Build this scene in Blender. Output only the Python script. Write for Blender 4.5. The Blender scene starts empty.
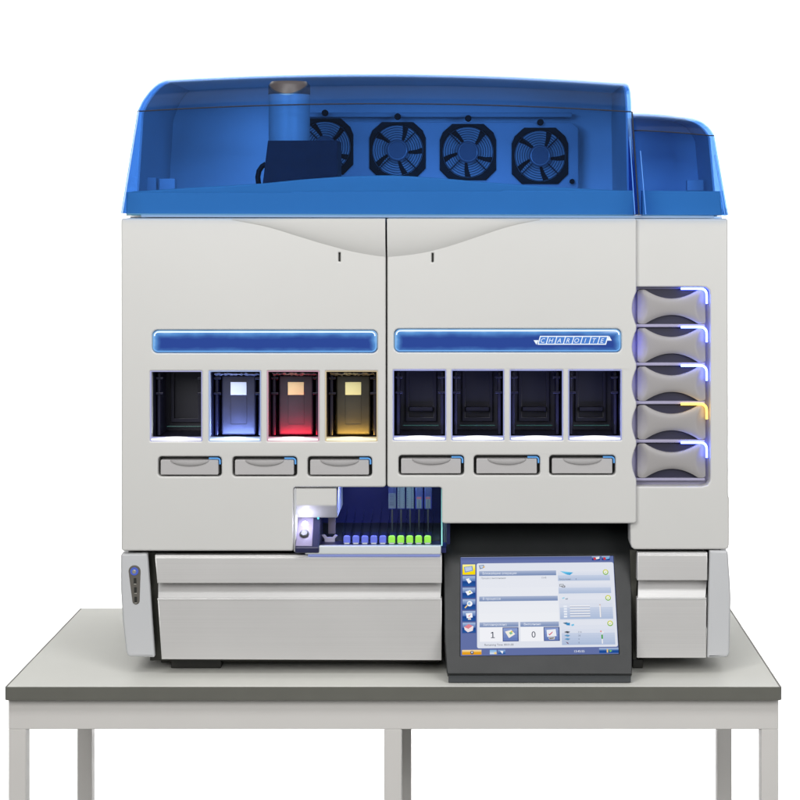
import bpy, bmesh, math, random
from mathutils import Vector, Matrix
random.seed(4)
SC = bpy.context.scene
COL = SC.collection

# ------------------------------------------------------------------ measures
F = 1853.0            # focal length in photo pixels
VX, VY = 467.0, 205.0  # principal point in the photo
D0 = 3.84             # camera to table front edge
TZ = 0.75             # table height
CZ = TZ + 0.998       # eye height
def X(px, y): return (px - VX) * (D0 + y) / F
def Z(py, y): return CZ + (VY - py) * (D0 + y) / F
def X_(x, y): return VX + x * F / (D0 + y)
def W(px, py, y): return Vector((X(px, y), y, Z(py, y)))
def PX(n, y=0.08): return n * (D0 + y) / F

# ------------------------------------------------------------------ materials
def nmat(name):
    m = bpy.data.materials.new(name); m.use_nodes = True
    nt = m.node_tree; nt.nodes.clear()
    out = nt.nodes.new('ShaderNodeOutputMaterial')
    return m, nt, out

def paint(name, col, rough=0.45, var=0.03, nscale=14, bump=0.02, bscale=900, metal=0.0, spec=0.5, emit=None, estr=0.0, coat=0.0):
    m, nt, out = nmat(name)
    b = nt.nodes.new('ShaderNodeBsdfPrincipled')
    nt.links.new(b.outputs[0], out.inputs[0])
    tc = nt.nodes.new('ShaderNodeTexCoord')
    n = nt.nodes.new('ShaderNodeTexNoise'); n.inputs['Scale'].default_value = nscale; n.inputs['Detail'].default_value = 5
    nt.links.new(tc.outputs['Object'], n.inputs['Vector'])
    mx = nt.nodes.new('ShaderNodeMix'); mx.data_type = 'RGBA'
    mx.inputs[6].default_value = (*[c * (1 - var) for c in col], 1)
    mx.inputs[7].default_value = (*[min(1, c * (1 + var)) for c in col], 1)
    nt.links.new(n.outputs['Fac'], mx.inputs[0]); nt.links.new(mx.outputs[2], b.inputs['Base Color'])
    mr = nt.nodes.new('ShaderNodeMapRange'); mr.inputs[3].default_value = rough * 0.88; mr.inputs[4].default_value = min(1, rough * 1.12)
    nt.links.new(n.outputs['Fac'], mr.inputs[0]); nt.links.new(mr.outputs[0], b.inputs['Roughness'])
    b.inputs['Metallic'].default_value = metal
    b.inputs['Specular IOR Level'].default_value = spec
    b.inputs['Coat Weight'].default_value = coat
    if bump > 0:
        n2 = nt.nodes.new('ShaderNodeTexNoise'); n2.inputs['Scale'].default_value = bscale; n2.inputs['Detail'].default_value = 2
        nt.links.new(tc.outputs['Object'], n2.inputs['Vector'])
        bp = nt.nodes.new('ShaderNodeBump'); bp.inputs['Strength'].default_value = bump; bp.inputs['Distance'].default_value = 0.001
        nt.links.new(n2.outputs['Fac'], bp.inputs['Height']); nt.links.new(bp.outputs[0], b.inputs['Normal'])
    if emit:
        b.inputs['Emission Color'].default_value = (*emit, 1); b.inputs['Emission Strength'].default_value = estr
    return m

def srgb(r, g, b):
    f = lambda c: (c / 255 / 12.92) if c / 255 <= 0.04045 else ((c / 255 + 0.055) / 1.055) ** 2.4
    return (f(r), f(g), f(b))
_em = {}
def emit(rgb, s=1.0):
    k = (tuple(round(c, 4) for c in rgb), s)
    if k not in _em:
        m, nt, out = nmat('light_emitter')
        e = nt.nodes.new('ShaderNodeEmission'); e.inputs[0].default_value = (*rgb, 1); e.inputs[1].default_value = s
        nt.links.new(e.outputs[0], out.inputs[0]); _em[k] = m
    return _em[k]

def brushed(name, col, scale=(1.2, 40, 900)):
    m, nt, out = nmat(name)
    b = nt.nodes.new('ShaderNodeBsdfPrincipled'); nt.links.new(b.outputs[0], out.inputs[0])
    tc = nt.nodes.new('ShaderNodeTexCoord'); mp = nt.nodes.new('ShaderNodeMapping'); mp.inputs['Scale'].default_value = scale; mp.inputs['Rotation'].default_value = (0.02, 0.012, 0)
    n = nt.nodes.new('ShaderNodeTexNoise'); n.inputs['Scale'].default_value = 1.0; n.inputs['Detail'].default_value = 6; n.inputs['Roughness'].default_value = 0.7
    nt.links.new(tc.outputs['Object'], mp.inputs[0]); nt.links.new(mp.outputs[0], n.inputs['Vector'])
    n3 = nt.nodes.new('ShaderNodeTexNoise'); n3.inputs['Scale'].default_value = 3.5; n3.inputs['Detail'].default_value = 3
    nt.links.new(tc.outputs['Object'], n3.inputs['Vector'])
    ad = nt.nodes.new('ShaderNodeMath'); ad.operation = 'ADD'; nt.links.new(n.outputs['Fac'], ad.inputs[0]); nt.links.new(n3.outputs['Fac'], ad.inputs[1])
    mr0 = nt.nodes.new('ShaderNodeMapRange'); mr0.inputs[1].default_value = 0.6; mr0.inputs[2].default_value = 1.4
    nt.links.new(ad.outputs[0], mr0.inputs[0])
    mx = nt.nodes.new('ShaderNodeMix'); mx.data_type = 'RGBA'
    mx.inputs[6].default_value = (*[c * 0.9 for c in col], 1); mx.inputs[7].default_value = (*[min(1, c * 1.08) for c in col], 1)
    nt.links.new(mr0.outputs[0], mx.inputs[0]); nt.links.new(mx.outputs[2], b.inputs['Base Color'])
    b.inputs['Metallic'].default_value = 0.5; b.inputs['Roughness'].default_value = 0.38
    bp = nt.nodes.new('ShaderNodeBump'); bp.inputs['Strength'].default_value = 0.06; bp.inputs['Distance'].default_value = 0.0006
    nt.links.new(n.outputs['Fac'], bp.inputs['Height']); nt.links.new(bp.outputs[0], b.inputs['Normal'])
    return m

def tinted(name, col, rough=0.04, gl=1.0):
    m, nt, out = nmat(name)
    t = nt.nodes.new('ShaderNodeBsdfTransparent'); t.inputs[0].default_value = (*col, 1)
    g = nt.nodes.new('ShaderNodeBsdfGlossy'); g.inputs['Roughness'].default_value = rough
    lw_ = nt.nodes.new('ShaderNodeLayerWeight'); lw_.inputs[0].default_value = 0.5
    pw_ = nt.nodes.new('ShaderNodeMath'); pw_.operation = 'POWER'; pw_.inputs[1].default_value = 5.0
    nt.links.new(lw_.outputs['Facing'], pw_.inputs[0])
    mu = nt.nodes.new('ShaderNodeMath'); mu.operation = 'MULTIPLY_ADD'; mu.inputs[1].default_value = 0.965 * gl; mu.inputs[2].default_value = 0.035 * gl
    nt.links.new(pw_.outputs[0], mu.inputs[0])
    mx = nt.nodes.new('ShaderNodeMixShader')
    nt.links.new(mu.outputs[0], mx.inputs[0]); nt.links.new(t.outputs[0], mx.inputs[1]); nt.links.new(g.outputs[0], mx.inputs[2])
    nt.links.new(mx.outputs[0], out.inputs[0])
    return m

M = {}
M['body'] = paint('white_grey_lacquer', (0.515, 0.512, 0.496), 0.4, 0.022, 4, 0.035, 1300)
M['body_cool'] = paint('cool_grey_lacquer', (0.465, 0.472, 0.484), 0.4, 0.022, 4, 0.035, 1300)
M['steel'] = brushed('brushed_steel', (0.67, 0.66, 0.65))
M['steel_pale'] = brushed('pale_steel', (0.66, 0.655, 0.65))
M['black'] = paint('black_plastic', (0.015, 0.015, 0.012), 0.45, 0.15, 30, 0.05, 700)
M['gap'] = paint('dark_olive_plastic', (0.03, 0.03, 0.022), 0.5, 0.1, 30, 0.0)
M['bezel'] = paint('charcoal_plastic', (0.0105, 0.012, 0.0125), 0.38, 0.12, 22, 0.06, 1500, spec=0.35)
M['lip'] = paint('slate_plastic', (0.05, 0.055, 0.06), 0.4, 0.1, 22, 0.04, 1500)
M['grip'] = paint('warm_grey_plastic', (0.385, 0.375, 0.375), 0.45, 0.03, 20, 0.02)
M['drawer'] = paint('grey_plastic', (0.27, 0.258, 0.255), 0.42, 0.03, 20, 0.02)
M['slot'] = paint('slot_plastic', (0.05, 0.05, 0.045), 0.35, 0.1, 30, 0.0)
M['navy'] = paint('navy_plastic', (0.012, 0.011, 0.034), 0.45, 0.1, 30, 0.0)
M['recess'] = paint('lavender_plastic', (0.30, 0.285, 0.40), 0.4, 0.05, 20, 0.0)
M['bay'] = paint('bay_plastic', (0.006, 0.006, 0.019), 0.45, 0.2, 25, 0.0)
M['bayrail'] = paint('bay_rail_plastic', (0.009, 0.009, 0.028), 0.3, 0.2, 25, 0.0)
M['canister'] = paint('canister_plastic', (0.020, 0.020, 0.038), 0.5, 0.3, 40, 0.05, 400)
M['canister_dark'] = paint('dark_canister_plastic', (0.016, 0.016, 0.012), 0.5, 0.3, 40, 0.05, 400)
M['paper'] = paint('paper', (0.78, 0.8, 0.84), 0.7, 0.06, 60, 0.0)
M['paper_yellow'] = paint('yellow_paper', (0.74, 0.74, 0.42), 0.7, 0.06, 60, 0.0)
M['ledge'] = paint('ledge_plastic', (0.32, 0.45, 0.40), 0.5, 0.03, 8, 0.0)
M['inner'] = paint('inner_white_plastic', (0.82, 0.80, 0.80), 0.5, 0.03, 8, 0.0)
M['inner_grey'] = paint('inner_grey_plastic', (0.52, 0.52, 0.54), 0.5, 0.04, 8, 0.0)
M['fan'] = paint('fan_black', (0.009, 0.009, 0.009), 0.5, 0.1, 30, 0.0, spec=0.2)
M['fan_hub'] = paint('fan_hub_grey', (0.15, 0.15, 0.18), 0.3, 0.1, 30, 0.0)
M['wire'] = paint('dark_wire', (0.02, 0.02, 0.022), 0.4, 0.1, 30, 0.0, spec=0.3)
M['funnel'] = paint('smoked_plastic', (0.022, 0.018, 0.03), 0.45, 0.35, 30, 0.0, spec=0.2)
M['pipe'] = paint('pale_pipe', (0.50, 0.5, 0.48), 0.4, 0.02, 10, 0.0)
M['cap'] = paint('taupe_plastic', (0.07, 0.06, 0.062), 0.45, 0.05, 20, 0.0)
M['table_top'] = paint('grey_laminate', (0.62, 0.62, 0.58), 0.6, 0.045, 4, 0.05, 500, spec=0.2)
M['table_edge'] = paint('grey_edge_strip', (0.105, 0.105, 0.09), 0.5, 0.08, 20, 0.03, 500)
M['table_frame'] = paint('cream_grey_steel', (0.55, 0.535, 0.515), 0.48, 0.02, 12, 0.02, 900)
M['table_frame_rear'] = M['table_frame']
M['alcove'] = paint('alcove_plastic', (0.016, 0.02, 0.10), 0.35, 0.2, 20, 0.0)
M['hood'] = tinted('blue_acrylic', (0.485, 0.70, 0.955), 0.04, 0.6)
M['hood_edge'] = paint('dark_gasket', (0.012, 0.016, 0.03), 0.4, 0.1, 20, 0.0)
M['clear'] = tinted('clear_acrylic', (0.85, 0.92, 0.97), 0.05)
M['chute'] = paint('lilac_metal', (0.24, 0.215, 0.33), 0.35, 0.05, 30, 0.02)
M['chute_side'] = paint('dark_blue_plastic', (0.02, 0.022, 0.07), 0.3, 0.1, 30, 0.0)
M['tray'] = paint('tray_grey', (0.5, 0.53, 0.54), 0.4, 0.03, 20, 0.0)
M['panel_taupe'] = paint('taupe_panel', (0.10, 0.092, 0.08), 0.4, 0.05, 30, 0.0)
M['chrome'] = paint('satin_metal', (0.6, 0.58, 0.52), 0.3, 0.05, 30, 0.0, metal=0.8)
M['rack_blue'] = paint('blue_rack_plastic', (0.10, 0.13, 0.5), 0.35, 0.15, 60, 0.0, emit=(0.12, 0.15, 0.62), estr=0.2)  # emission stands in for LED light passing through the plastic
M['rack_green'] = paint('green_rack_plastic', (0.25, 0.6, 0.06), 0.35, 0.15, 60, 0.0, emit=(0.22, 0.72, 0.04), estr=0.2)  # LED light through the grip put in as emission
M['ring'] = paint('satin_ring', (0.42, 0.42, 0.45), 0.25, 0.1, 30, 0.0, metal=0.5)
M['bead'] = paint('acrylic_edge_highlight', (0.50, 0.66, 0.9), 0.12, 0.05, 30, 0.0, coat=0.5)  # pale blue stands in for highlights along the hood edges
M['glint_sheet'] = paint('silver_glint', (0.26, 0.27, 0.33), 0.38, 0.2, 60, 0.0, metal=0.6)  # bright metal for the sheet added to make glints
M['ink'] = paint('black_ink', (0.02, 0.02, 0.03), 0.6, 0.1, 30, 0.0)
M['red_ink'] = paint('red_ink', (0.16, 0.02, 0.03), 0.6, 0.1, 30, 0.0)
M['label'] = paint('label_paper', (0.06, 0.066, 0.06), 0.6, 0.05, 40, 0.0)
M['cyc'] = paint('white_backdrop', (0.86, 0.86, 0.86), 0.8, 0.005, 2, 0.0, spec=0.1)

def perforated():  # pale dots painted for light showing through the perforations
    m, nt, out = nmat('perforated_plate')
    b = nt.nodes.new('ShaderNodeBsdfPrincipled'); nt.links.new(b.outputs[0], out.inputs[0])
    tc = nt.nodes.new('ShaderNodeTexCoord'); v = nt.nodes.new('ShaderNodeVectorMath'); v.operation = 'MULTIPLY'
    v.inputs[1].default_value = (95, 0, 95); nt.links.new(tc.outputs['Object'], v.inputs[0])
    fr = nt.nodes.new('ShaderNodeVectorMath'); fr.operation = 'FRACTION'; nt.links.new(v.outputs[0], fr.inputs[0])
    sb = nt.nodes.new('ShaderNodeVectorMath'); sb.operation = 'SUBTRACT'; sb.inputs[1].default_value = (0.5, 0, 0.5); nt.links.new(fr.outputs[0], sb.inputs[0])
    ln = nt.nodes.new('ShaderNodeVectorMath'); ln.operation = 'LENGTH'; nt.links.new(sb.outputs[0], ln.inputs[0])
    lt = nt.nodes.new('ShaderNodeMath'); lt.operation = 'LESS_THAN'; lt.inputs[1].default_value = 0.36; nt.links.new(ln.outputs['Value'], lt.inputs[0])
    mx = nt.nodes.new('ShaderNodeMix'); mx.data_type = 'RGBA'; mx.inputs[6].default_value = (0.012, 0.012, 0.012, 1); mx.inputs[7].default_value = (0.88, 0.88, 0.88, 1)
    nt.links.new(lt.outputs[0], mx.inputs[0]); nt.links.new(mx.outputs[2], b.inputs['Base Color'])
    return m
M['perf'] = perforated()

def bar_material(hw, hh, dark, mid, edge):
    """backlit blue bar: edge-lit acrylic, brightest where the LEDs sit along its rim"""
    m, nt, out = nmat('backlit_bar')
    L = nt.links
    def mth(op, a, b=None):
        n = nt.nodes.new('ShaderNodeMath'); n.operation = op
        for i, q in enumerate((a, b)):
            if q is None: continue
            if isinstance(q, (int, float)): n.inputs[i].default_value = q
            else: L.new(q, n.inputs[i])
        return n.outputs[0]
    tc = nt.nodes.new('ShaderNodeTexCoord'); sp = nt.nodes.new('ShaderNodeSeparateXYZ'); L.new(tc.outputs['Object'], sp.inputs[0])
    nz = nt.nodes.new('ShaderNodeTexNoise'); nz.inputs['Scale'].default_value = 45; nz.inputs['Detail'].default_value = 3
    mp = nt.nodes.new('ShaderNodeMapping'); mp.inputs['Scale'].default_value = (0.5, 1, 1); L.new(tc.outputs['Object'], mp.inputs[0]); L.new(mp.outputs[0], nz.inputs['Vector'])
    zc = mth('ADD', sp.outputs[2], 0.0035)
    dx = mth('SUBTRACT', hw, mth('ABSOLUTE', sp.outputs[0]))
    dz = mth('SUBTRACT', hh + 0.0035, mth('ABSOLUTE', zc))
    d = mth('MINIMUM', dx, dz)
    d = mth('ADD', d, mth('MULTIPLY', mth('SUBTRACT', nz.outputs['Fac'], 0.5), 0.012))
    mr = nt.nodes.new('ShaderNodeMapRange'); mr.inputs[1].default_value = 0.0; mr.inputs[2].default_value = 0.0185; L.new(d, mr.inputs[0])
    cr = nt.nodes.new('ShaderNodeValToRGB'); L.new(mr.outputs[0], cr.inputs[0])
    e = cr.color_ramp.elements; e[0].position = 0.0; e[0].color = (*edge, 1); e[1].position = 1.0; e[1].color = (*dark, 1)
    k = cr.color_ramp.elements.new(0.32); k.color = (*mid, 1)
    k = cr.color_ramp.elements.new(0.72); k.color = (*[a * 0.75 + b * 0.25 for a, b in zip(dark, mid)], 1)
    em = nt.nodes.new('ShaderNodeEmission'); L.new(cr.outputs[0], em.inputs[0]); em.inputs[1].default_value = 0.9
    gl = nt.nodes.new('ShaderNodeBsdfGlossy'); gl.inputs['Roughness'].default_value = 0.08
    ms = nt.nodes.new('ShaderNodeMixShader'); ms.inputs[0].default_value = 0.03
    L.new(em.outputs[0], ms.inputs[1]); L.new(gl.outputs[0], ms.inputs[2]); L.new(ms.outputs[0], out.inputs[0])
    return m

# ------------------------------------------------------------------ mesh helpers
def link(name, me, mats, parent=None):
    o = bpy.data.objects.new(name, me); COL.objects.link(o)
    for m in (mats if isinstance(mats, (list, tuple)) else [mats]):
        if len(o.data.materials) < (len(mats) if isinstance(mats, (list, tuple)) else 1): o.data.materials.append(m)
    if parent is not None:
        o.parent = parent
        o.matrix_parent_inverse = Matrix.Translation(-world_loc(parent))
    return o
def world_loc(o):
    v = Vector(o.location); p = o.parent
    while p is not None:
        if o.matrix_parent_inverse != Matrix.Identity(4): v = v + o.matrix_parent_inverse.translation
        v = v + Vector(p.location); o = p; p = o.parent
    return v

def smooth(me, ang=35):
    bm = bmesh.new(); bm.from_mesh(me)
    for f in bm.faces: f.smooth = True
    for e in bm.edges:
        if len(e.link_faces) == 2:
            e.smooth = e.calc_face_angle(0) < math.radians(ang)
        else: e.smooth = False
    bm.to_mesh(me); bm.free()

def wn(o):
    w = o.modifiers.new('weighted', 'WEIGHTED_NORMAL'); w.keep_sharp = True; w.weight = 90

def mesh_from(verts, faces):
    me = bpy.data.meshes.new('m'); me.from_pydata([tuple(v) for v in verts], [], faces); me.update()
    bm = bmesh.new(); bm.from_mesh(me); bmesh.ops.recalc_face_normals(bm, faces=bm.faces); bm.to_mesh(me); bm.free()
    return me

def box(name, x0, x1, y0, y1, z0, z1, mat, parent=None, bevel=0.002, seg=2):
    v = [(x, y, z) for x in (x0, x1) for y in (y0, y1) for z in (z0, z1)]
    f = [(0, 1, 3, 2), (4, 6, 7, 5), (0, 4, 5, 1), (2, 3, 7, 6), (0, 2, 6, 4), (1, 5, 7, 3)]
    me = mesh_from(v, f)
    if bevel > 0:
        bm = bmesh.new(); bm.from_mesh(me)
        bmesh.ops.bevel(bm, geom=list(bm.edges), offset=min(bevel, 0.45 * min(abs(x1 - x0), abs(y1 - y0), abs(z1 - z0))), segments=seg, profile=0.5, affect='EDGES')
        bm.to_mesh(me); bm.free(); smooth(me, 50)
    o = link(name, me, mat, parent)
    if bevel > 0: wn(o)
    return o

def pbox(name, a, b, c, d, y0, y1, mat, parent=None, bevel=0.002):
    """box whose front face covers photo rect x a..c, y b..d on the plane y0"""
    return box(name, X(a, y0), X(c, y0), y0, y1, Z(d, y0), Z(b, y0), mat, parent, bevel)

def rr(x0, y0, x1, y1, r, n=5):
    """rounded rectangle outline; r may be one radius or four (tl, tr, br, bl), y grows downwards"""
    if not isinstance(r, (tuple, list)): r = (r,) * 4
    p = []
    for (cx, cy, a0, q) in ((x0, y0, 180, r[0]), (x1, y0, 270, r[1]), (x1, y1, 0, r[2]), (x0, y1, 90, r[3])):
        if q <= 0: p.append((cx, cy)); continue
        ox = cx + q if cx == x0 else cx - q; oy = cy + q if cy == y0 else cy - q
        for i in range(n + 1):
            a = math.radians(a0 + 90 * i / n); p.append((ox + q * math.cos(a), oy + q * math.sin(a)))
    return p

FRONT = (Vector((1, 0, 0)), Vector((0, 0, 1)), Vector((0, -1, 0)))
def poly_mesh(loops, O, axes, thick, bevel, res=2):
    """flat plate with holes, extruded backwards from the plane through O, rim rounded"""
    cu = bpy.data.curves.new('c', 'CURVE'); cu.dimensions = '2D'; cu.fill_mode = 'BOTH'
    for lp in loops:
        s = cu.splines.new('POLY'); s.points.add(len(lp) - 1)
        for p, q in zip(s.points, lp): p.co = (q[0], q[1], 0, 1)
        s.use_cyclic_u = True
    cu.extrude = max(1e-5, thick / 2 - bevel); cu.bevel_depth = bevel; cu.bevel_resolution = res; cu.offset = -bevel
    t = bpy.data.objects.new('c', cu); COL.objects.link(t)
    dg = bpy.context.evaluated_depsgraph_get()
    me = bpy.data.meshes.new_from_object(t.evaluated_get(dg), depsgraph=dg)
    bpy.data.objects.remove(t); bpy.data.curves.remove(cu)
    U, V, N = axes
    for v in me.vertices:
        a, b, c = v.co
        v.co = O + U * a + V * b + N * (c - thick / 2)
    bm = bmesh.new(); bm.from_mesh(me); bmesh.ops.remove_doubles(bm, verts=bm.verts, dist=1e-6)
    bmesh.ops.recalc_face_normals(bm, faces=bm.faces); bm.to_mesh(me); bm.free()
    me.materials.clear()
    return me

def plate(name, loops, y, thick, mat, parent=None, bevel=0.002, res=2, cut=None, ang=45):
    """plate facing the camera side; loops in photo pixels on the plane y"""
    L = [[(X(a, y), Z(b, y)) for a, b in lp] for lp in loops]
    me = poly_mesh(L, Vector((0, y, 0)), FRONT, thick, bevel, res)
    if cut:
        t = bpy.data.objects.new('t', me); COL.objects.link(t); cs = []
        for c in cut:
            co = bpy.data.objects.new('k', c); COL.objects.link(co); cs.append(co)
            b = t.modifiers.new('b', 'BOOLEAN'); b.operation = 'DIFFERENCE'; b.object = co; b.solver = 'EXACT'
        dg = bpy.context.evaluated_depsgraph_get(); me = bpy.data.meshes.new_from_object(t.evaluated_get(dg), depsgraph=dg)
        for q in [t] + cs: bpy.data.objects.remove(q)
        me.materials.clear()
    smooth(me, ang)
    o = link(name, me, mat, parent); wn(o)
    return o

def revolve(name, prof, c, axis, mat, parent=None, n=40, ang=40):
    """profile (radius, height) turned about an axis through c"""
    axis = Vector(axis).normalized(); u = axis.orthogonal().normalized(); w = axis.cross(u)
    vs, fs = [], []
    for r, h in prof:
        for i in range(n):
            a = 2 * math.pi * i / n; vs.append(Vector(c) + axis * h + (u * math.cos(a) + w * math.sin(a)) * r)
    for j in range(len(prof) - 1):
        for i in range(n): fs.append((j * n + i, j * n + (i + 1) % n, (j + 1) * n + (i + 1) % n, (j + 1) * n + i))
    fs.append(tuple(range(n))); fs.append(tuple(range((len(prof) - 1) * n, len(prof) * n)))
    me = mesh_from(vs, fs); smooth(me, ang)
    return link(name, me, mat, parent)

def tube_mesh(pts, r, n=8, closed=False):
    vs, fs = [], []; P = [Vector(p) for p in pts]; m = len(P)
    prev = None
    for i, p in enumerate(P):
        if closed: t = (P[(i + 1) % m] - P[i - 1]).normalized()
        else: t = (P[min(i + 1, m - 1)] - P[max(i - 1, 0)]).normalized()
        u = prev - t * prev.dot(t) if prev else t.orthogonal()
        u.normalize(); prev = u; w = t.cross(u)
        for k in range(n):
            a = 2 * math.pi * k / n; vs.append(p + (u * math.cos(a) + w * math.sin(a)) * r)
    for i in range(m if closed else m - 1):
        j = (i + 1) % m
        for k in range(n): fs.append((i * n + k, i * n + (k + 1) % n, j * n + (k + 1) % n, j * n + k))
    if not closed: fs += [tuple(range(n)), tuple(range((m - 1) * n, m * n))]
    return vs, fs
def tube(name, pts, r, mat, parent=None, n=8, closed=False):
    v, f = tube_mesh(pts, r, n, closed); me = mesh_from(v, f); smooth(me, 50)
    return link(name, me, mat, parent)

def ellipsoid_mesh(c, rx, ry, rz, nu=40, nv=20):
    bm = bmesh.new(); bmesh.ops.create_uvsphere(bm, u_segments=nu, v_segments=nv, radius=1)
    for v in bm.verts: v.co = Vector((c[0] + v.co.x * rx, c[1] + v.co.y * ry, c[2] + v.co.z * rz))
    me = bpy.data.meshes.new('e'); bm.to_mesh(me); bm.free(); return me

def thing(name, loc, label, cat, group=None):
    o = bpy.data.objects.new(name, None); COL.objects.link(o); o.location = loc; o.empty_display_size = 0.1
    o['label'] = label; o['category'] = cat
    if group: o['group'] = group
    return o
def text_mesh(body, size, shear=0.0, align='LEFT'):
    cu = bpy.data.curves.new('t', 'FONT'); cu.body = body; cu.size = size; cu.shear = shear; cu.align_x = align
    cu.resolution_u = 3
    t = bpy.data.objects.new('t', cu); COL.objects.link(t); dg = bpy.context.evaluated_depsgraph_get()
    me = bpy.data.meshes.new_from_object(t.evaluated_get(dg), depsgraph=dg)
    v = [tuple(q.co[:2]) for q in me.vertices]; f = [tuple(p.vertices) for p in me.polygons]
    bpy.data.objects.remove(t); bpy.data.curves.remove(cu); bpy.data.meshes.remove(me)
    return v, f

class Flat:
    """flat printed or displayed graphics made of many little faces in one mesh"""
    def __init__(s, fn): s.fn = fn; s.v = []; s.f = []; s.mi = []; s.mats = []
    def m(s, mat):
        if mat not in s.mats: s.mats.append(mat)
        return s.mats.index(mat)
    def poly(s, pts, mat, layer=1):
        b = len(s.v); s.v += [s.fn(p[0], p[1], layer) for p in pts]; s.f.append(tuple(range(b, b + len(pts)))); s.mi.append(s.m(mat))
    def rect(s, a, b, c, d, mat, layer=1): s.poly([(a, b), (c, b), (c, d), (a, d)], mat, layer)
    def grad(s, a, b, c, d, c0, c1, layer=1, n=5, fac=1.0):
        for i in range(n):
            t = (i + 0.5) / n; col = [p + (q - p) * t for p, q in zip(c0, c1)]
            s.rect(a, b + (d - b) * i / n, c, b + (d - b) * (i + 1) / n, emit(srgb(*col), fac), layer)
    def text(s, body, x, y, size, mat, layer=3, shear=0.0, align='LEFT', wide=1.0):
        v, f = text_mesh(body, size, shear, align); b = len(s.v)
        s.v += [s.fn(x + p[0] * wide, y - p[1], layer) for p in v]
        for q in f: s.f.append(tuple(i + b for i in q)); s.mi.append(s.m(mat))
    def disc(s, x, y, r, mat, layer=2, n=14):
        s.poly([(x + r * math.cos(2 * math.pi * i / n), y + r * math.sin(2 * math.pi * i / n)) for i in range(n)], mat, layer)
    def build(s, name, parent, toward=Vector((0, -1, 0))):
        me = bpy.data.meshes.new(name); me.from_pydata([tuple(p) for p in s.v], [], s.f); me.update()
        for p, i in zip(me.polygons, s.mi): p.material_index = i
        o = bpy.data.objects.new(name, me); COL.objects.link(o)
        for q in s.mats: me.materials.append(q)
        if parent is not None: o.parent = parent; o.matrix_parent_inverse = Matrix.Translation(-world_loc(parent))
        return o

def area(name, loc, rot, sx, sy, power, col=(1, 1, 1), spread=180):
    L = bpy.data.lights.new(name, 'AREA'); L.shape = 'RECTANGLE'; L.size = sx; L.size_y = sy; L.energy = power; L.color = col; L.spread = math.radians(spread)
    o = bpy.data.objects.new(name, L); COL.objects.link(o); o.location = loc; o.rotation_euler = rot
    return o
def aim(o, tgt):
    o.rotation_euler = (Vector(tgt) - Vector(o.location)).to_track_quat('-Z', 'Y').to_euler()


# ================================================================== backdrop
def cove():
    vs, fs = [], []; prof = [(1.15, 0.0)]
    R = 0.9; yw = 3.1
    for i in range(13):
        a = math.radians(90 * i / 12); prof.append((yw - R + R * math.sin(a), R - R * math.cos(a)))
    prof.append((yw, 4.2))
    for x in (-7.0, 7.0):
        for y, z in prof: vs.append((x, y, z))
    n = len(prof)
    for i in range(n - 1): fs.append((i, i + 1, n + i + 1, n + i))
    me = mesh_from(vs, fs); smooth(me, 30)
    # give the sheet a thickness below and behind
    o = link('backdrop', me, M['cyc']); o['kind'] = 'structure'
cove()
fl_ = link('studio_floor', mesh_from([(-7.5, -7, -0.004), (7.5, -7, -0.004), (7.5, 3.6, -0.004), (-7.5, 3.6, -0.004)], [(0, 1, 2, 3)]), paint('grey_floor', (0.16, 0.16, 0.155), 0.6, 0.1, 3, 0.02, 200)); fl_['kind'] = 'structure'

# ================================================================== table
tab = thing('work_table', (0, 0, 0), 'long pale grey laboratory table with dark edge and square cream steel legs under the machine', 'table')
xl, xr = X(6, 0), X(780.5, 0); yb = 0.75; tth = PX(13.3, 0)
top = box('tabletop', xl + 0.002, xr - 0.002, 0.002, yb, TZ - tth, TZ, M['table_top'], tab, 0.0012)
box('edge_strip', xl, xr, -0.0025, 0.0018, TZ - tth - 0.0005, TZ - 0.0006, M['table_edge'], top, 0.0008)
box('edge_strip', xl - 0.0025, xl + 0.0017, 0.002, yb, TZ - tth - 0.0005, TZ - 0.0006, M['table_edge'], top, 0.0008)
box('edge_strip', xr - 0.0017, xr + 0.0025, 0.002, yb, TZ - tth - 0.0005, TZ - 0.0006, M['table_edge'], top, 0.0008)
yl = 0.02; lw = 0.036; zr1 = TZ - tth - 0.0008
zr0 = Z(729.3, yl)
xa, xb = X(8.5, yl), X(778.5, yl)
box('front_rail', xa, xb, yl, yl + lw, zr0, zr1, M['table_frame'], tab, 0.0015)
yrr = yb - 0.05
box('back_rail', xa, xb, yrr, yrr + lw, zr0, zr1, M['table_frame'], tab, 0.0015)
for x in (xa, xb - lw): box('side_rail', x, x + lw, yl + lw, yrr, zr0, zr1, M['table_frame'], tab, 0.0015)
xm = X(384, yl)
for y in (yl, yrr):
    for x in (xa, xm, xb - lw):
        lg = box('leg', x, x + lw, y + 0.0004, y + lw - 0.0004, 0.012, zr0 + 0.0001, M['table_frame'], tab, 0.0015)
        revolve('foot_cap', [(0.014, 0.0), (0.016, 0.002), (0.016, 0.012)], (x + lw / 2, y + lw / 2, 0), (0, 0, 1), M['black'], lg, 16)

# ================================================================== machine
mc = thing('slide_stainer', (X(425, .1), 0.4, TZ), 'large white laboratory staining machine with blue translucent hood standing on the table', 'lab machine')
YF = 0.08
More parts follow.
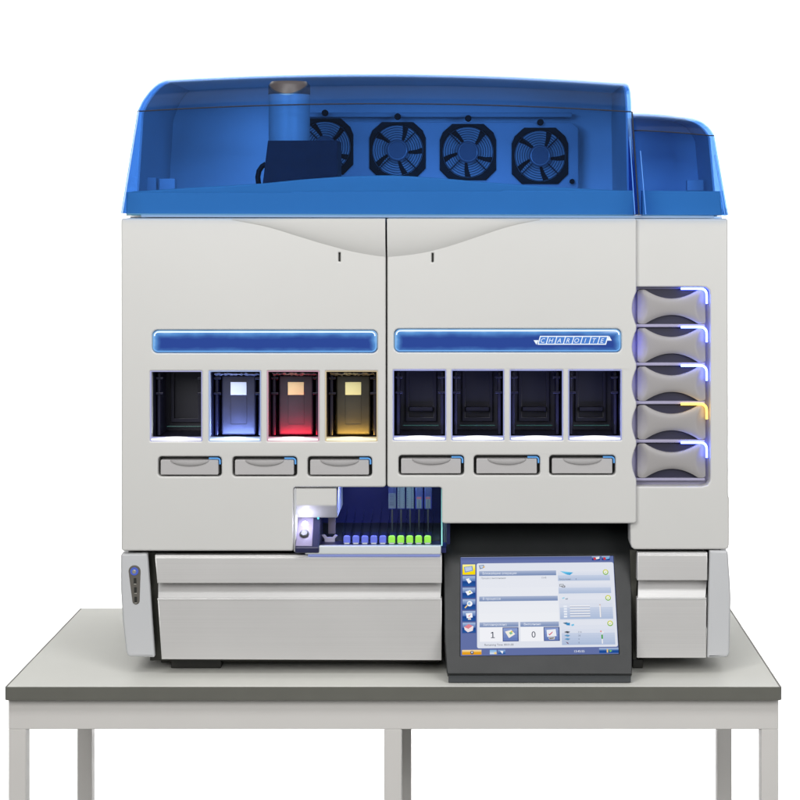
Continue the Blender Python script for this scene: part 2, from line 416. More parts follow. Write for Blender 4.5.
# --- outlines
scal = []
for k in range(5):
    t0 = 289.5 + 38.5 * k
    for i in range(9):
        a = math.pi * i / 8
        scal.append((636.5 - 4.3 * math.sin(a), t0 + 2 + 34 * i / 8))
left_door = rr(121, 218.3, 385.6, 551, (2.5, 1.5, 2, 3))
left_door = [(121 + 2.5 * (1 - math.cos(a)), 218.3 + 2.5 * (1 - math.sin(a))) for a in (0, .5, 1.05, 1.57)]
left_door += [(384.6, 218.3), (385.7, 219.3), (385.7, 484.8), (384.9, 486.6), (383, 487.3), (295.5, 487.3), (294, 488), (293.3, 489.5), (293.3, 549.5), (292, 551)]
left_door += [(123, 551), (121.4, 549.8)]
right_door = [(387.2, 219.3), (388.2, 218.3), (634.9, 218.3), (636.5, 219.5)] + scal + [(636.5, 521), (635.3, 523), (633.5, 523.6), (444.6, 523.6), (442.6, 522.8), (441.8, 521), (441.8, 489.6), (441, 488), (439.4, 487.4), (390.2, 487.4), (388, 486.7), (387.2, 484.8)]

W_L = [(150, 202), (208.7, 260.7), (267, 319), (325.3, 377.3)]
W_R = [(393, 446), (451.6, 504), (510, 563), (568.6, 621.6)]
WIN = [(a, 371, b, 441.3) for a, b in W_L] + [(a, 370, b, 440.3) for a, b in W_R]
LAT = [(158, 456.6, 221.5, 476.6), (232.3, 456.6, 297, 476.6), (307.5, 456.6, 372, 476.6), (398.5, 455.3, 464, 475.3), (473.8, 455.3, 540, 475.3), (549.3, 455.3, 615.5, 475.3)]
BARS = [(152, 330, 377.5, 353), (394, 328.8, 621.5, 352.3)]
SLOTS = [(338.4, 252.6, 340.4, 261.6), (431.6, 253.2, 433.6, 262.2)]
def holes(right):
    H = [rr(*w, 0.8, 2) for w in (WIN[4:] if right else WIN[:4])]
    H += [rr(*l, 3.5, 4) for l in (LAT[3:] if right else LAT[:3])]
    H.append(rr(*BARS[right], 5.5, 6)); H.append(rr(*SLOTS[right], 0.4, 2))
    return H

# --- brow across both door tops: a bulge shaped to give the scoop's shading
def brow():
    C = [(222, 216), (232, 219.8), (250, 223.2), (270, 227.6), (300, 236.8), (325, 244.3), (350, 250.9), (372, 255), (386.5, 256.6), (402, 255.6), (425, 252.3), (450, 245.8), (475, 237.6), (500, 229.2), (520, 223.8), (540, 219.8), (552, 216)]
    pts = []
    for i in range(len(C) - 1):
        p0, p1, p2, p3 = C[max(i - 1, 0)], C[i], C[i + 1], C[min(i + 2, len(C) - 1)]
        for k in range(4):
            t = k / 4
            pts.append(tuple(0.5 * (2 * p1[j] + (p2[j] - p0[j]) * t + (2 * p0[j] - 5 * p1[j] + 4 * p2[j] - p3[j]) * t * t + (3 * p1[j] - p0[j] - 3 * p2[j] + p3[j]) * t ** 3) for j in (0, 1)))
    pts.append(C[-1])
    zt = Z(218.7, YF); hm = zt - Z(256.6, YF); n = 14
    for lo, hi, par in ((222, 385.5, ld), (387.4, 552, rd)):
        P = [p for p in pts if lo < p[0] < hi and p[1] > 219.1]
        e = 385.5 if lo < 300 else 387.4
        P = P + [(e, 256.58)] if lo < 300 else [(e, 256.58)] + P
        vs, fs = [], []
        for px, py in P:
            x, zc = X(px, YF), Z(py, YF); h = max(0.0004, zt - zc); D = 0.0165 * (h / hm) ** 0.9
            for q in range(n + 1):
                t = q / n; vs.append((x, YF - 0.0003 - D * (1 - math.exp(-2.4 * t)) / (1 - math.exp(-2.4)), zc + h * t))
            vs.append((x, YF + 0.002, zt)); vs.append((x, YF + 0.002, zc))
        m = n + 3
        for k in range(len(P) - 1):
            for q in range(m): fs.append((k * m + q, k * m + (q + 1) % m, (k + 1) * m + (q + 1) % m, (k + 1) * m + q))
        fs += [tuple(range(m)), tuple(range((len(P) - 1) * m, len(P) * m))]
        me = mesh_from(vs, fs); smooth(me, 28); link('door_brow', me, M['body'], par)
ld = plate('door', [left_door] + holes(0), YF, 0.062, M['body'], mc, 0.0035, 2)
rd = plate('door', [right_door] + holes(1), YF, 0.062, M['body'], mc, 0.0035, 2)
brow()
# keyhole slots are dark behind; light black lining
for a, b, c, d in SLOTS: pbox('slot_lining', a - 1, b - 1, c + 1, d + 1, YF + 0.008, YF + 0.02, M['black'], rd if a > 386 else ld, 0)
# door gap backing
pbox('gap_strip', 381, 220, 391, 486, YF + 0.063, YF + 0.07, M['gap'], mc, 0)

# --- pillar with opening
YP = 0.092
pil = [(634.5, 218.6), (726, 218.6), (727.6, 219.6), (728, 221.5), (728.3, 496), (729.2, 498), (729.2, 545), (728.2, 548.3), (726, 549.6), (634.5, 549.6), (631.6, 547.4), (630.4, 543), (630, 520), (634.5, 520), (634.5, 486.5), (702, 486.5), (707.5, 485), (710, 481), (710.3, 476), (710.3, 296), (709.5, 290.5), (706, 287.6), (700, 287), (634.5, 287)]
plate('side_pillar', [pil], YP, 0.06, M['body'], mc, 0.004, 3)
# frame lip round the drawers
# recess back
pbox('drawer_recess', 628, 284, 714, 490, YP + 0.030, YP + 0.036, M['recess'], mc, 0)
YD = YP + 0.010
LEDB = emit((0.11, 0.17, 1.0), 15.0); LEDA = emit((1.0, 0.55, 0.06), 6.0)
for k in range(5):
    t = 288.6 + 38.5 * k
    x0, x1, z1, z0 = X(637.8, YD), X(706, YD), Z(t + 1.2, YD), Z(t + 35.4, YD)
    cx, cz, hw, hh = (x0 + x1) / 2, (z0 + z1) / 2, (x1 - x0) / 2, (z1 - z0) / 2
    NU, NV = 48, 14; vs, fs = [], []
    arc = lambda u: max(0.0, 1 - (u / 0.78) ** 2) * PX(9.0)
    def pos(u, v):
        zz = v * (hh - arc(u)); e = abs(u) - (0.70 + 0.17 * (zz / hh) ** 2)
        # round outer corners
        cu_ = max(0.0, abs(u) - 0.93) / 0.07
        zz *= 1 - 0.10 * cu_ ** 2
        y = YD + (0.50 * hw * e if e > 0 else 0.0) + 0.0025 * abs(v) ** 6 + 0.0015 * (1 - u * u) * v * v
        return (cx + u * hw, y, cz + zz)
    for j in range(NV + 1):
        for i in range(NU + 1): vs.append(pos(-1 + 2 * i / NU, -1 + 2 * j / NV))
    nb = len(vs)
    for j in range(NV):
        for i in range(NU): fs.append((j * (NU + 1) + i, j * (NU + 1) + i + 1, (j + 1) * (NU + 1) + i + 1, (j + 1) * (NU + 1) + i))
    ring = [i for i in range(NU + 1)] + [j * (NU + 1) + NU for j in range(1, NV + 1)] + [NV * (NU + 1) + i for i in range(NU - 1, -1, -1)] + [j * (NU + 1) for j in range(NV - 1, 0, -1)]
    for r_ in ring: vs.append((vs[r_][0], YD + 0.019, vs[r_][2]))
    R = len(ring)
    for i in range(R): fs.append((ring[i], ring[(i + 1) % R], nb + (i + 1) % R, nb + i))
    me = mesh_from(vs, fs); smooth(me, 32)
    dr = link('slide_drawer', me, M['drawer'], mc)
    # dark finger hollow behind the face
    plate('finger_hollow', [rr(638, t + 0.6, 704.5, t + 36, 2.5)], YD + 0.0135, 0.004, M['navy'], dr, 0.0008)
    pbox('divider', 634.5, t + 35.6, 705, t + 38.6 if k < 4 else t + 38.2, YD + 0.003, YD + 0.019, M['recess'], dr, 0.0012)
    ly = YD - 0.001
    path = [(681, t)] + [(684 + 17 * i / 4, t) for i in range(5)] + [(701 + 5.6 * math.sin(a), t + 5.6 * (1 - math.cos(a))) for a in (.3, .6, .9, 1.2, 1.5)] + [(706.7, t + 8), (706.7, t + 15)]
    o = tube('indicator_light', [W(a, b, ly) for a, b in path], 0.0024, LEDA if k == 3 else LEDB, dr)
    gl_ = area('drawer_glow', W(633.6, t + 18, YP + 0.004), (0, 0, 0), 0.004, 0.055, (0.006, 0.011, 0.005, 0.0012, 0.0012)[k], (0.08, 0.09, 1.0)); aim(gl_, W(646, t + 18, YD + 0.010))
    o['label'] = 'amber lit corner light' if k == 3 else 'blue white lit corner light'
# scallop backing
plate('recess_rim', [rr(633, 485, 712, 492, 1)], YP + 0.02, 0.008, M['body'], mc, 0.001)

# --- housing shell behind the doors
YB = 0.72
hx0, hx1 = X(121.6, YF), X(728, YP)
hz1, hz0 = Z(218.8, YF), Z(550.2, YF)
box('housing_side', hx0, hx0 + 0.012, YF + 0.0625, YB, hz0, hz1, M['body'], mc, 0.002)
box('housing_side', hx1 - 0.012, hx1, YP + 0.0605, YB, hz0, hz1, M['body'], mc, 0.002)
plate('housing_back', [[(X_(hx0, .72), 551), (X_(hx0, .72), 213), (X_(hx1, .72), 213), (X_(hx1, .72), 551)]], YB + 0.0005, 0.012, M['body'], mc, 0.002)
box('housing_floor', hx0 + 0.0125, X(440, .2), YF + 0.063, YB - 0.0005, hz0, hz0 + 0.01, M['gap'], mc, 0)
# top deck between doors and hood
dk = plate('deck_strip', [[(141, 214.6), (714, 215.8), (714, 218.2), (141, 217.2)]], YF + 0.02, 0.05, M['body_cool'], mc, 0.0006)
box('deck', hx0 + 0.004, hx1 - 0.004, YF + 0.075, YB - 0.001, Z(217.6, YF) - 0.004, Z(217.6, YF) + 0.002, M['inner'], mc, 0)

# --- backlit bars
for q, (a, b, c, d) in enumerate(BARS):
    x0, x1, z1, z0 = X(a + .5, YF), X(c - .5, YF), Z(b + .5, YF), Z(d - .5, YF)
    cx, cz = (x0 + x1) / 2, (z0 + z1) / 2
    L = [[(p - (a + c) / 2, -(r_ - (b + d) / 2)) for p, r_ in rr(a + .7, b + .7, c - .7, d - .7, 5, 6)]]
    s = PX(1); L = [[(p * s, r_ * s) for p, r_ in L[0]]]
    me = poly_mesh(L, Vector((0, 0, 0)), FRONT, 0.012, 0.0012, 2); smooth(me, 45)
    o = bpy.data.objects.new('light_bar', me); COL.objects.link(o); o.location = (cx, YF + 0.0012, cz)
    me.materials.append(bar_material((x1 - x0) / 2, (z1 - z0) / 2, srgb(45, 76, 160), srgb(96, 158, 228), srgb(170, 215, 255)))
    o.parent = mc; o.matrix_parent_inverse = Matrix.Translation(-Vector(mc.location))
    # bright lit rim along the top edge and round the ends
    rim = []
    pts = rr(a + 1.6, b + 1.6, c - 1.6, d - 1.6, 4.6, 6)
    rm = tube('lit_rim', [W(p, r_, YF - 0.0002) for p, r_ in pts], 0.0011, emit(srgb(120, 178, 240), 1.0), o, 6, True)
    tube('lit_rim', [W(p, r_, YF - 0.0007) for p, r_ in [(a + 2.4, b + 6), (a + 3, b + 3.6), (a + 5, b + 2.1)] + [(a + 8 + (c - a - 16) * i / 20, b + 1.9) for i in range(21)] + [(c - 5, b + 2.1), (c - 3, b + 3.6), (c - 2.4, b + 6)]], 0.0013, emit(srgb(235, 246, 255), 1.3), o, 6)
    if q == 1:
        fl = Flat(lambda px, py, l: W(px, py, YF - 0.0002 - 0.00025 * l))
        wh = emit(srgb(236, 246, 255), 1.05); lb = emit(srgb(78, 130, 210), 1.0)
        x0_, x1_, y0_, y1_, sl = 537.4, 606.0, 335.9, 344.7, 2.6
        n = 8; cw = (x1_ - x0_) / n
        tp = lambda x, y: (x + sl * (y1_ - y) / (y1_ - y0_), y)
        fl.poly([tp(x0_, y1_), tp(x1_, y1_), tp(x1_, y0_), tp(x0_, y0_)], wh, 1)
        for i, ch in enumerate('CHAROITE'):
            l, r = x0_ + cw * i + (1.1 if i == 0 else .45), x0_ + cw * (i + 1) - (1.1 if i == 7 else .45)
            fl.poly([tp(l, y1_ - 1.05), tp(r, y1_ - 1.05), tp(r, y0_ + 1.05), tp(l, y0_ + 1.05)], lb, 2)
            fl.text(ch, (l + r) / 2 - .2 + sl * .1, y1_ - 2.0, 6.4, wh, 3, 0.32, 'CENTER', 0.98)
        fl.poly([(533.6, 340.2), (538.6, 340.2), (536.4, 344.7)], wh, 1)
        fl.poly([(606.6, 340.6), (611.8, 340.6), (609.2, 335.9)], wh, 1)
        fl.build('lettering', o)

# --- latches under the windows
for a, b, c, d in LAT:
    pl = plate('drawer_latch', [rr(a + 2.6, b + 3.2, c - 3.2, d - 1.8, 1.2, 3)], YF + 0.0035, 0.024, M['grip'], mc, 0.0012, 2)
    em_ = ellipsoid_mesh(W((a + c) / 2, b + 3.4, YF + 0.0036), PX(19.5), 0.0072, PX(6.2), 48, 24)
    bm = bmesh.new(); bm.from_mesh(em_)
    bmesh.ops.bisect_plane(bm, geom=bm.verts[:] + bm.edges[:] + bm.faces[:], plane_co=W(0, b + 3.6, YF), plane_no=(0, 0, 1), clear_outer=True)
    bmesh.ops.contextual_create(bm, geom=[e for e in bm.edges if e.is_boundary]); bm.to_mesh(em_); bm.free(); smooth(em_, 50)
    link('finger_lip', em_, M['grip'], pl)
    pbox('latch_recess', a - 2, b - 2, c + 2, d + 2, YF + 0.029, YF + 0.034, M['slot'], pl, 0)
    pts = [(c - 12.5, b + 1.7), (c - 8, b + 1.7), (c - 4, b + 1.7), (c - 2.4, b + 2.3), (c - 1.6, b + 3.6), (c - 1.5, b + 7.6)]
    tube('indicator_light', [W(p, r_, YF + 0.002) for p, r_ in pts], 0.0017, emit(srgb(104, 172, 240), 0.9), pl, 8)

# --- window bays
CAN = {1: ('rack_blue', 'blue', (0.28, 0.42, 1.0), 'paper'), 2: ('', 'red', (1.0, 0.012, 0.035), 'paper_yellow'), 3: ('', 'amber', (1.0, 0.55, 0.07), 'paper_yellow')}
LIPC = [(0.93, 0.93, 1.0), (0.62, 0.82, 1.0), (1.0, 0.72, 0.72), (1.0, 0.86, 0.52)] + [(0.93, 0.95, 1.0)] * 4
EDGE = [(188, 190, 236), (178, 196, 240), (216, 172, 192), (222, 204, 166)] + [(170, 178, 232)] * 4
for i, (a, b, c, d) in enumerate(WIN):
    y0, y1 = YF + 0.012, YF + 0.15
    # open-fronted box: five walls with thickness
    vs = []
    xo0, xo1, zo0, zo1 = X(a - .5, YF), X(c + .5, YF), Z(d + .5, YF), Z(b - .5, YF)
    for (y, g) in ((y0, 0), (y1, 0.006), ):
        vs += [(xo0 + g, y, zo0 + g), (xo1 - g, y, zo0 + g), (xo1 - g, y, zo1 - g), (xo0 + g, y, zo1 - g)]
    t_ = 0.003
    for (y, g) in ((y0, -t_), (y1 + t_, -t_)):
        vs += [(xo0 + g, y, zo0 + g), (xo1 - g, y, zo0 + g), (xo1 - g, y, zo1 - g), (xo0 + g, y, zo1 - g)]
    fs = [(4, 5, 6, 7), (12, 13, 14, 15)]
    for k in range(4):
        n = (k + 1) % 4
        fs += [(k, n, 4 + n, 4 + k), (8 + k, 8 + n, 12 + n, 12 + k), (k, n, 8 + n, 8 + k)]
    bay = link('window_bay', mesh_from(vs, fs), M['bay'], mc)
    # lit rim and lens along the sill
    ec = EDGE[i]
    plate('lit_rim', [rr(a - .2, b - .2, c + .2, d, .6, 2), rr(a + .75, b + .75, c - .75, d - 4.0, .4, 2)], YF + 0.002, 0.010, emit(srgb(*ec), 0.85), bay, 0.0003)
    n = 12
    lens = [(a + 1.2 + (c - a - 2.4) * k / n, d - 2.4 - 1.9 * math.sin(math.pi * k / n)) for k in range(n + 1)] + [(a + 1.2 + (c - a - 2.4) * k / n, d - 0.9 + 0.6 * math.sin(math.pi * k / n)) for k in range(n, -1, -1)]
    plate('sill_light', [lens], YF - 0.0005, 0.008, emit(LIPC[i], 1.6), bay, 0.0004)
    # inside: frame on the back wall, rails and pegs
    yk = y1 - 0.004
    kx = lambda f_: X(a, YF) + (X(c, YF) - X(a, YF)) * f_
    kz = lambda f_: Z(b, YF) + (Z(d, YF) - Z(b, YF)) * f_
    for f0, f1 in ((0.045, 0.105), (0.895, 0.955)):
        box('guide_rail', kx(f0), kx(f1), y0 + 0.05, yk - 0.004, kz(0.97), kz(0.06), M['bayrail'], bay, 0.0015)
        for fz in (0.12, 0.34):
            box('guide_peg', kx(f0 - 0.02 if f0 < .5 else f0 - .06), kx(f1 + 0.06 if f0 < .5 else f1 + .02), y0 + 0.044, y0 + 0.0498, kz(fz + 0.035), kz(fz), M['bayrail'], bay, 0.001)
    if i not in CAN:
        fr = [[(kx(u), kz(v)) for u, v in lp] for lp in ([(0.2, 0.05), (0.8, 0.05), (0.8, 0.84), (0.2, 0.84)], [(0.26, 0.11), (0.26, 0.78), (0.74, 0.78), (0.74, 0.11)])]
        me = poly_mesh(fr, Vector((0, yk - 0.006, 0)), FRONT, 0.004, 0.0008); link('back_frame', me, M['bayrail'], bay)
        if i > 3:
            box('shelf', kx(0.27), kx(0.73), yk - 0.02, yk - 0.0065, kz(0.68), kz(0.62), M['bayrail'], bay, 0.001)
        box('floor_bar', kx(0.15), kx(0.85), yk - 0.03, yk - 0.022, kz(0.89), kz(0.875), paint('green_glass', (0.03, 0.12, 0.11), 0.2, 0.1, 20, 0) if i == 0 else bpy.data.materials['green_glass'], bay, 0.0008)
        area('bay_lamp', (kx(0.5), y0 + 0.012, kz(0.93)), (math.radians(200), 0, 0), 0.09, 0.012, 0.05 if i == 0 else 0.22, (0.6, 0.7, 0.7) if i == 0 else (0.28, 0.32, 1.0))
    else:
        _, cn, lc, pm = CAN[i]
        lam = area('bay_lamp', (kx(0.5), y0 + 0.030, kz(0.985)), (0, 0, 0), 0.08, 0.008, {1: 0.34, 2: 0.27, 3: 0.17}[i], lc)
        aim(lam, (kx(0.5), y0 + 0.055, kz(0.985) + {1: 0.08, 2: 0.018, 3: 0.018}[i]))
        # canister with a paper label standing in the bay
        yc0 = y0 + 0.055; zb = zo0 + 0.0061 * 1.0
        cn_t = thing('reagent_canister', (kx(0.5), yc0 + 0.03, zb), {1: 'grey canister with white square label in the blue lit window', 2: 'dark canister with yellowish square label in the red lit window', 3: 'black canister with yellow green square label in the amber lit window'}[i], 'canister', 'canisters in the lit windows')
        cm = M['canister_dark'] if i == 3 else M['canister']
        body = box('canister_body', kx(0.165), kx(0.835), yc0, yk - 0.006, zb, kz(0.10), cm, cn_t, 0.004, 3)
        e0 = [[(kx(u), kz(v)) for u, v in lp] for lp in ([(0.34, 0.24), (0.66, 0.24), (0.66, 0.82), (0.34, 0.82)], [(0.352, 0.25), (0.352, 0.81), (0.648, 0.81), (0.648, 0.25)])]
        link('panel_line', poly_mesh(e0, Vector((0, yc0 - 0.0012, 0)), FRONT, 0.0012, 0.0002), cm, cn_t)
        l0 = [[(kx(u), kz(v)) for u, v in ((0.345, 0.2), (0.655, 0.2), (0.655, 0.385), (0.345, 0.385))]]
        link('paper_label', poly_mesh(l0, Vector((0, yc0 - 0.0016, 0)), FRONT, 0.0012, 0.0002), M[pm], cn_t)
        # crinkled sheet added under the bay top to make white glints
        v, f = [], []
        for u in range(25):
            for w_ in range(5):
                v.append((kx(0.07 + 0.86 * u / 24), y0 + 0.012 + 0.009 * w_, kz(0.05 + 0.012 * w_) + random.uniform(-.0018, .0018)))
        for u in range(24):
            for w_ in range(4): f.append((u * 5 + w_, u * 5 + w_ + 1, u * 5 + w_ + 6, u * 5 + w_ + 5))
        fm = bpy.data.meshes.new('glint_sheet'); fm.from_pydata(v, [], f); fm.update()
        fo = link('crumpled_glint_sheet', fm, M['glint_sheet'], bay); so_ = fo.modifiers.new('thick', 'SOLIDIFY'); so_.thickness = 0.0004

# --- loading opening with lit racks
al = plate('loading_alcove', [rr(291, 484, 447, 549, 1)], 0.36, 0.01, M['alcove'], mc, 0.001)
ax0, ax1, az0, az1 = X(293.8, .1), X(446, .1), Z(548, .1), Z(486.8, .1)
box('alcove_wall', ax0 - 0.008, ax0 - 0.001, YF + 0.064, 0.36, az0, az1, M['alcove'], al, 0)
box('alcove_wall', ax1 + 0.001, ax1 + 0.008, YF + 0.064, 0.36, az0, az1, M['alcove'], al, 0)
box('alcove_roof', ax0, ax1, YF + 0.064, 0.36, az1, az1 + 0.006, M['alcove'], al, 0)
box('alcove_floor', ax0, ax1, YF + 0.03, 0.36, az0 - 0.012, az0 - 0.002, M['alcove'], al, 0)
# glowing sliver painted as cyan light on the opening's right edge
pbox('cyan_lit_edge', 441.2, 489, 442.4, 546, YF + 0.02, YF + 0.05, paint('cyan_edge_glow', (0.3, 0.7, 0.65), 0.15, 0.1, 20, 0, emit=(0.2, 0.6, 0.6), estr=0.35), al, 0.0005)
tr = plate('tray_lip', [[(316, 546), (441, 546), (441, 554.5), (305, 554.5), (305, 551)]], YF - 0.006, 0.014, M['tray'], mc, 0.0025)
pbox('light_strip', 308, 554.9, 440, 556.6, YF + 0.006, YF + 0.02, emit((0.35, 0.42, 0.85), 0.7), tr, 0.0003)
# divider lens plates
ry = 0.105
gx = [342.3 + 8.98 * k for k in range(11)]
for k, px in enumerate(gx):
    x = X(px, ry)
    v, f = [], []
    for dx in (-0.0007, 0.0007):
        for (yy, zz) in ((ry, Z(544.5, ry)), (ry + 0.09, Z(544.5, ry)), (ry + 0.17, Z(507, .3)), (ry + 0.162, Z(507, .3)), (ry + 0.012, Z(533, ry)), (ry, Z(535, ry))):
            v.append((x + dx, yy, zz))
    f = [tuple(range(6)), tuple(range(11, 5, -1))] + [(i, (i + 1) % 6, 6 + (i + 1) % 6, 6 + i) for i in range(6)]
    link('slot_divider', mesh_from(v, f), M['clear'], al)
ordn = ['leftmost', 'second from the left', 'middle', 'second from the right', 'rightmost']
shelf = pbox('rack_shelf', 320, 545, 440, 547, ry - 0.012, 0.33, M['navy'], al, 0.0005)
zs = Z(545, ry - 0.012)
for k in range(10):
    g = k >= 5; px = 346.8 + 8.98 * k
    x = X(px, ry); hw = PX(3.6, ry)
    cn = 'green' if g else 'blue'
    tg = thing('slide_rack', (x, ry, zs), f'{ordn[k % 5]} of the five {cn} lit slide racks in the opening', 'slide rack', f'{cn} slide racks in the loading opening')
    zt = Z(535.6, ry)
    vs = []
    box('rack_body', x - hw * .92, x + hw * .92, ry + 0.0065, ry + 0.11, zs + 0.0003, zs + 0.006, M['navy'], tg, 0.001)
    L = [[(px + p, q) for p, q in rr(-3.5, 535.6, 3.5, 543.6, (2.2, 2.2, .6, .6), 4)]]
    L = [[(X(p, ry), Z(q, ry)) for p, q in L[0]]]
    me = poly_mesh(L, Vector((0, ry, 0)), FRONT, 0.006, 0.0025, 3); smooth(me, 50); link('rack_grip', me, M['rack_green' if g else 'rack_blue'], tg)
    pbox('lit_foot', px - 2.5, 542.9, px + 2.5, 543.9, ry - 0.0015, ry + 0.0005, emit((0.85, 0.9, 1.0), 0.75), tg, 0.0002)
    if g:
        yu = ry + 0.1105; j = k - 5; wpx = 3.6 if j < 3 else 2.5
        cxp = px + .4
        pbox('rack_upright', cxp - 3.7, 478, cxp + 3.7, 509, yu, yu + 0.004, M['alcove'], tg, 0.0005)
        pbox('upright_stem', cxp - .8, 509.2, cxp + .8, 543, yu, yu + 0.004, M['black'], tg, 0.0003)
        fl = Flat(lambda a, b, l: W(a, b, yu - 0.0003 - 0.0003 * l))
        fl.rect(cxp - wpx, 486, cxp + wpx, 508.3, M['label'], 1)
        if j == 0:
            for q in range(9): fl.rect(cxp - 2.6, 494.4 + q * 1.35, cxp + 1.4, 494.4 + q * 1.35 + random.choice((.4, .7, .9)), M['ink'], 2)
            fl.rect(cxp + 1.9, 486.4, cxp + 2.3, 508, M['ink'], 2)
            fl.rect(cxp - 3.6, 486, cxp + 3.6, 493.3, M['chute_side'], 2)
        elif j < 3:
            fl.rect(cxp + (-1.6 if j == 1 else 1.0), 486.4, cxp + (-.9 if j == 1 else 1.6), 508, M['ink'], 2)
            for q in range(7): fl.rect(cxp - 3, 491 + q * 2.3, cxp - 2, 491 + q * 2.3 + 1.1, M['ink'], 2)
            for q in range(8): fl.rect(cxp + 2.2, 490 + q * 2.2, cxp + 2.9, 490 + q * 2.2 + .9, M['ink'], 2)
        else:
            fl.rect(cxp - 2.5, 486, cxp + 2.5, 496.6, M['chute_side'], 2)
            fl.rect(cxp - 2.4, 497, cxp + 2.4, 499, M['red_ink'], 2)
            fl.rect(cxp - .3, 500, cxp + .3, 507.5, M['ink'], 2)
        fl.build('barcode_label', tg)
area('alcove_lamp', (X(345, .14), 0.145, Z(489, .14)), (math.radians(25), 0, 0), 0.1, 0.02, 0.45, (0.2, 0.25, 1.0))
area('alcove_lamp', (X(412, .14), 0.145, Z(489, .14)), (math.radians(25), 0, 0), 0.1, 0.02, 0.32, (0.3, 0.52, 0.8))

# scanner head: block with a slanted underside, side profile swept across x
def sweep(name, prof, x0, x1, mat, parent, bevel=0.002):
    n = len(prof); vs = [(x0, y, z) for y, z in prof] + [(x1, y, z) for y, z in prof]
    fs = [tuple(range(n)), tuple(range(2 * n - 1, n - 1, -1))] + [(i, (i + 1) % n, n + (i + 1) % n, n + i) for i in range(n)]
    me = mesh_from(vs, fs)
    if bevel:
        bm = bmesh.new(); bm.from_mesh(me); bmesh.ops.bevel(bm, geom=list(bm.edges), offset=bevel, segments=3, profile=0.5, affect='EDGES'); bm.to_mesh(me); bm.free()
    smooth(me, 40); o = link(name, me, mat, parent); wn(o); return o
ys = YF + 0.006
sc_h = sweep('scanner_head', [(ys, Z(488.2, ys)), (ys, Z(505.5, ys)), (ys + 0.035, Z(517.8, ys + .035)), (ys + 0.2, Z(517.8, ys + .035)), (ys + 0.2, Z(488.2, ys))], X(294.6, ys), X(336.6, ys), M['body'], mc, 0.003)
pbox('scanner_side', 293.4, 488, 296.4, 552, YF + 0.004, YF + 0.06, M['body_cool'], mc, 0.003)
# chute: tilted block
yc = YF - 0.012
ch = sweep('loading_chute', [(yc, Z(548, yc)), (yc + 0.004, Z(553.6, yc)), (yc + 0.11, Z(553.6, yc)), (yc + 0.11, Z(516, yc + .06)), (yc + 0.06, Z(516, yc + .06))], X(294.8, yc), X(319, yc), M['chute_side'], mc, 0.003)
P0 = Vector((0, yc, Z(548, yc))); P1 = Vector((0, yc + 0.06, Z(516, yc + .06)))
CV = (P1 - P0).normalized(); CN = Vector((1, 0, 0)).cross(CV); CN = CN if CN.y < 0 else -CN
def onplane(px, py, O, N, lift=0.0):
    C = Vector((0, -D0, CZ)); d = Vector(((px - VX) / F, 1, (VY - py) / F)); t = (O + N * lift - C).dot(N) / d.dot(N); return C + d * t
def local(P, O, V): q = P - O; return (q.x, q.dot(V))
lp = [local(onplane(p, q, P0, CN), P0, CV) for p, q in ((298.3, 518), (313.6, 518), (312, 546.2), (295.6, 546.2))]
link('chute_face', poly_mesh([lp], P0 + CN * 0.0012, (Vector((1, 0, 0)), CV, CN), 0.0025, 0.0005), M['chute'], ch)
revolve('chute_button', [(0.0085, 0.0), (0.0085, 0.004), (0.0065, 0.0055), (0.004, 0.0048)], onplane(304.4, 534.2, P0, CN, 0.001), CN, M['lip'], ch, 24)
revolve('button_ring', [(0.0102, 0.0), (0.0102, 0.0022)], onplane(304.4, 534.2, P0, CN, 0.0012), CN, M['black'], ch, 24)
revolve('lamp_lens', [(0.0066, 0.0), (0.0055, 0.003), (0.0024, 0.0042)], onplane(305, 524.2, P0, CN, 0.001), CN, emit((0.9, 0.92, 1.0), 10.0), ch, 20)
pl_ = bpy.data.lights.new('chute_lamp', 'POINT'); pl_.energy = 0.075; pl_.color = (0.72, 0.72, 1.0); pl_.shadow_soft_size = 0.006
po = bpy.data.objects.new('chute_lamp', pl_); COL.objects.link(po); po.location = onplane(305, 523.5, P0, CN, 0.022)
# little mechanism right of the chute
br = plate('yoke_bracket', [[(321.5, 535.2), (324.5, 534.6), (327, 537.3), (332.5, 537.3), (335, 534.6), (337.6, 535.8), (335, 538.4), (334.6, 546), (324.6, 546), (324.4, 539)]], YF + 0.05, 0.006, M['recess'], mc, 0.0008)
pbox('guide_bar', 328, 516, 335.5, 534, YF + 0.09, YF + 0.1, paint('brown_metal', (0.13, 0.11, 0.13), 0.4, 0.1, 30, 0), br, 0.001)
pbox('guide_bar', 320.4, 517, 322, 533, YF + 0.085, YF + 0.09, M['rack_blue'], br, 0.0005)
for p, q in ((318.2, 518.3), (318.6, 530)):
    revolve('status_light', [(0.0022, 0), (0.002, 0.0015), (0.0008, 0.002)], W(p, q, YF + 0.04), (0, -1, 0), emit((0.15, 0.75, 0.95), 1.6), br, 12)

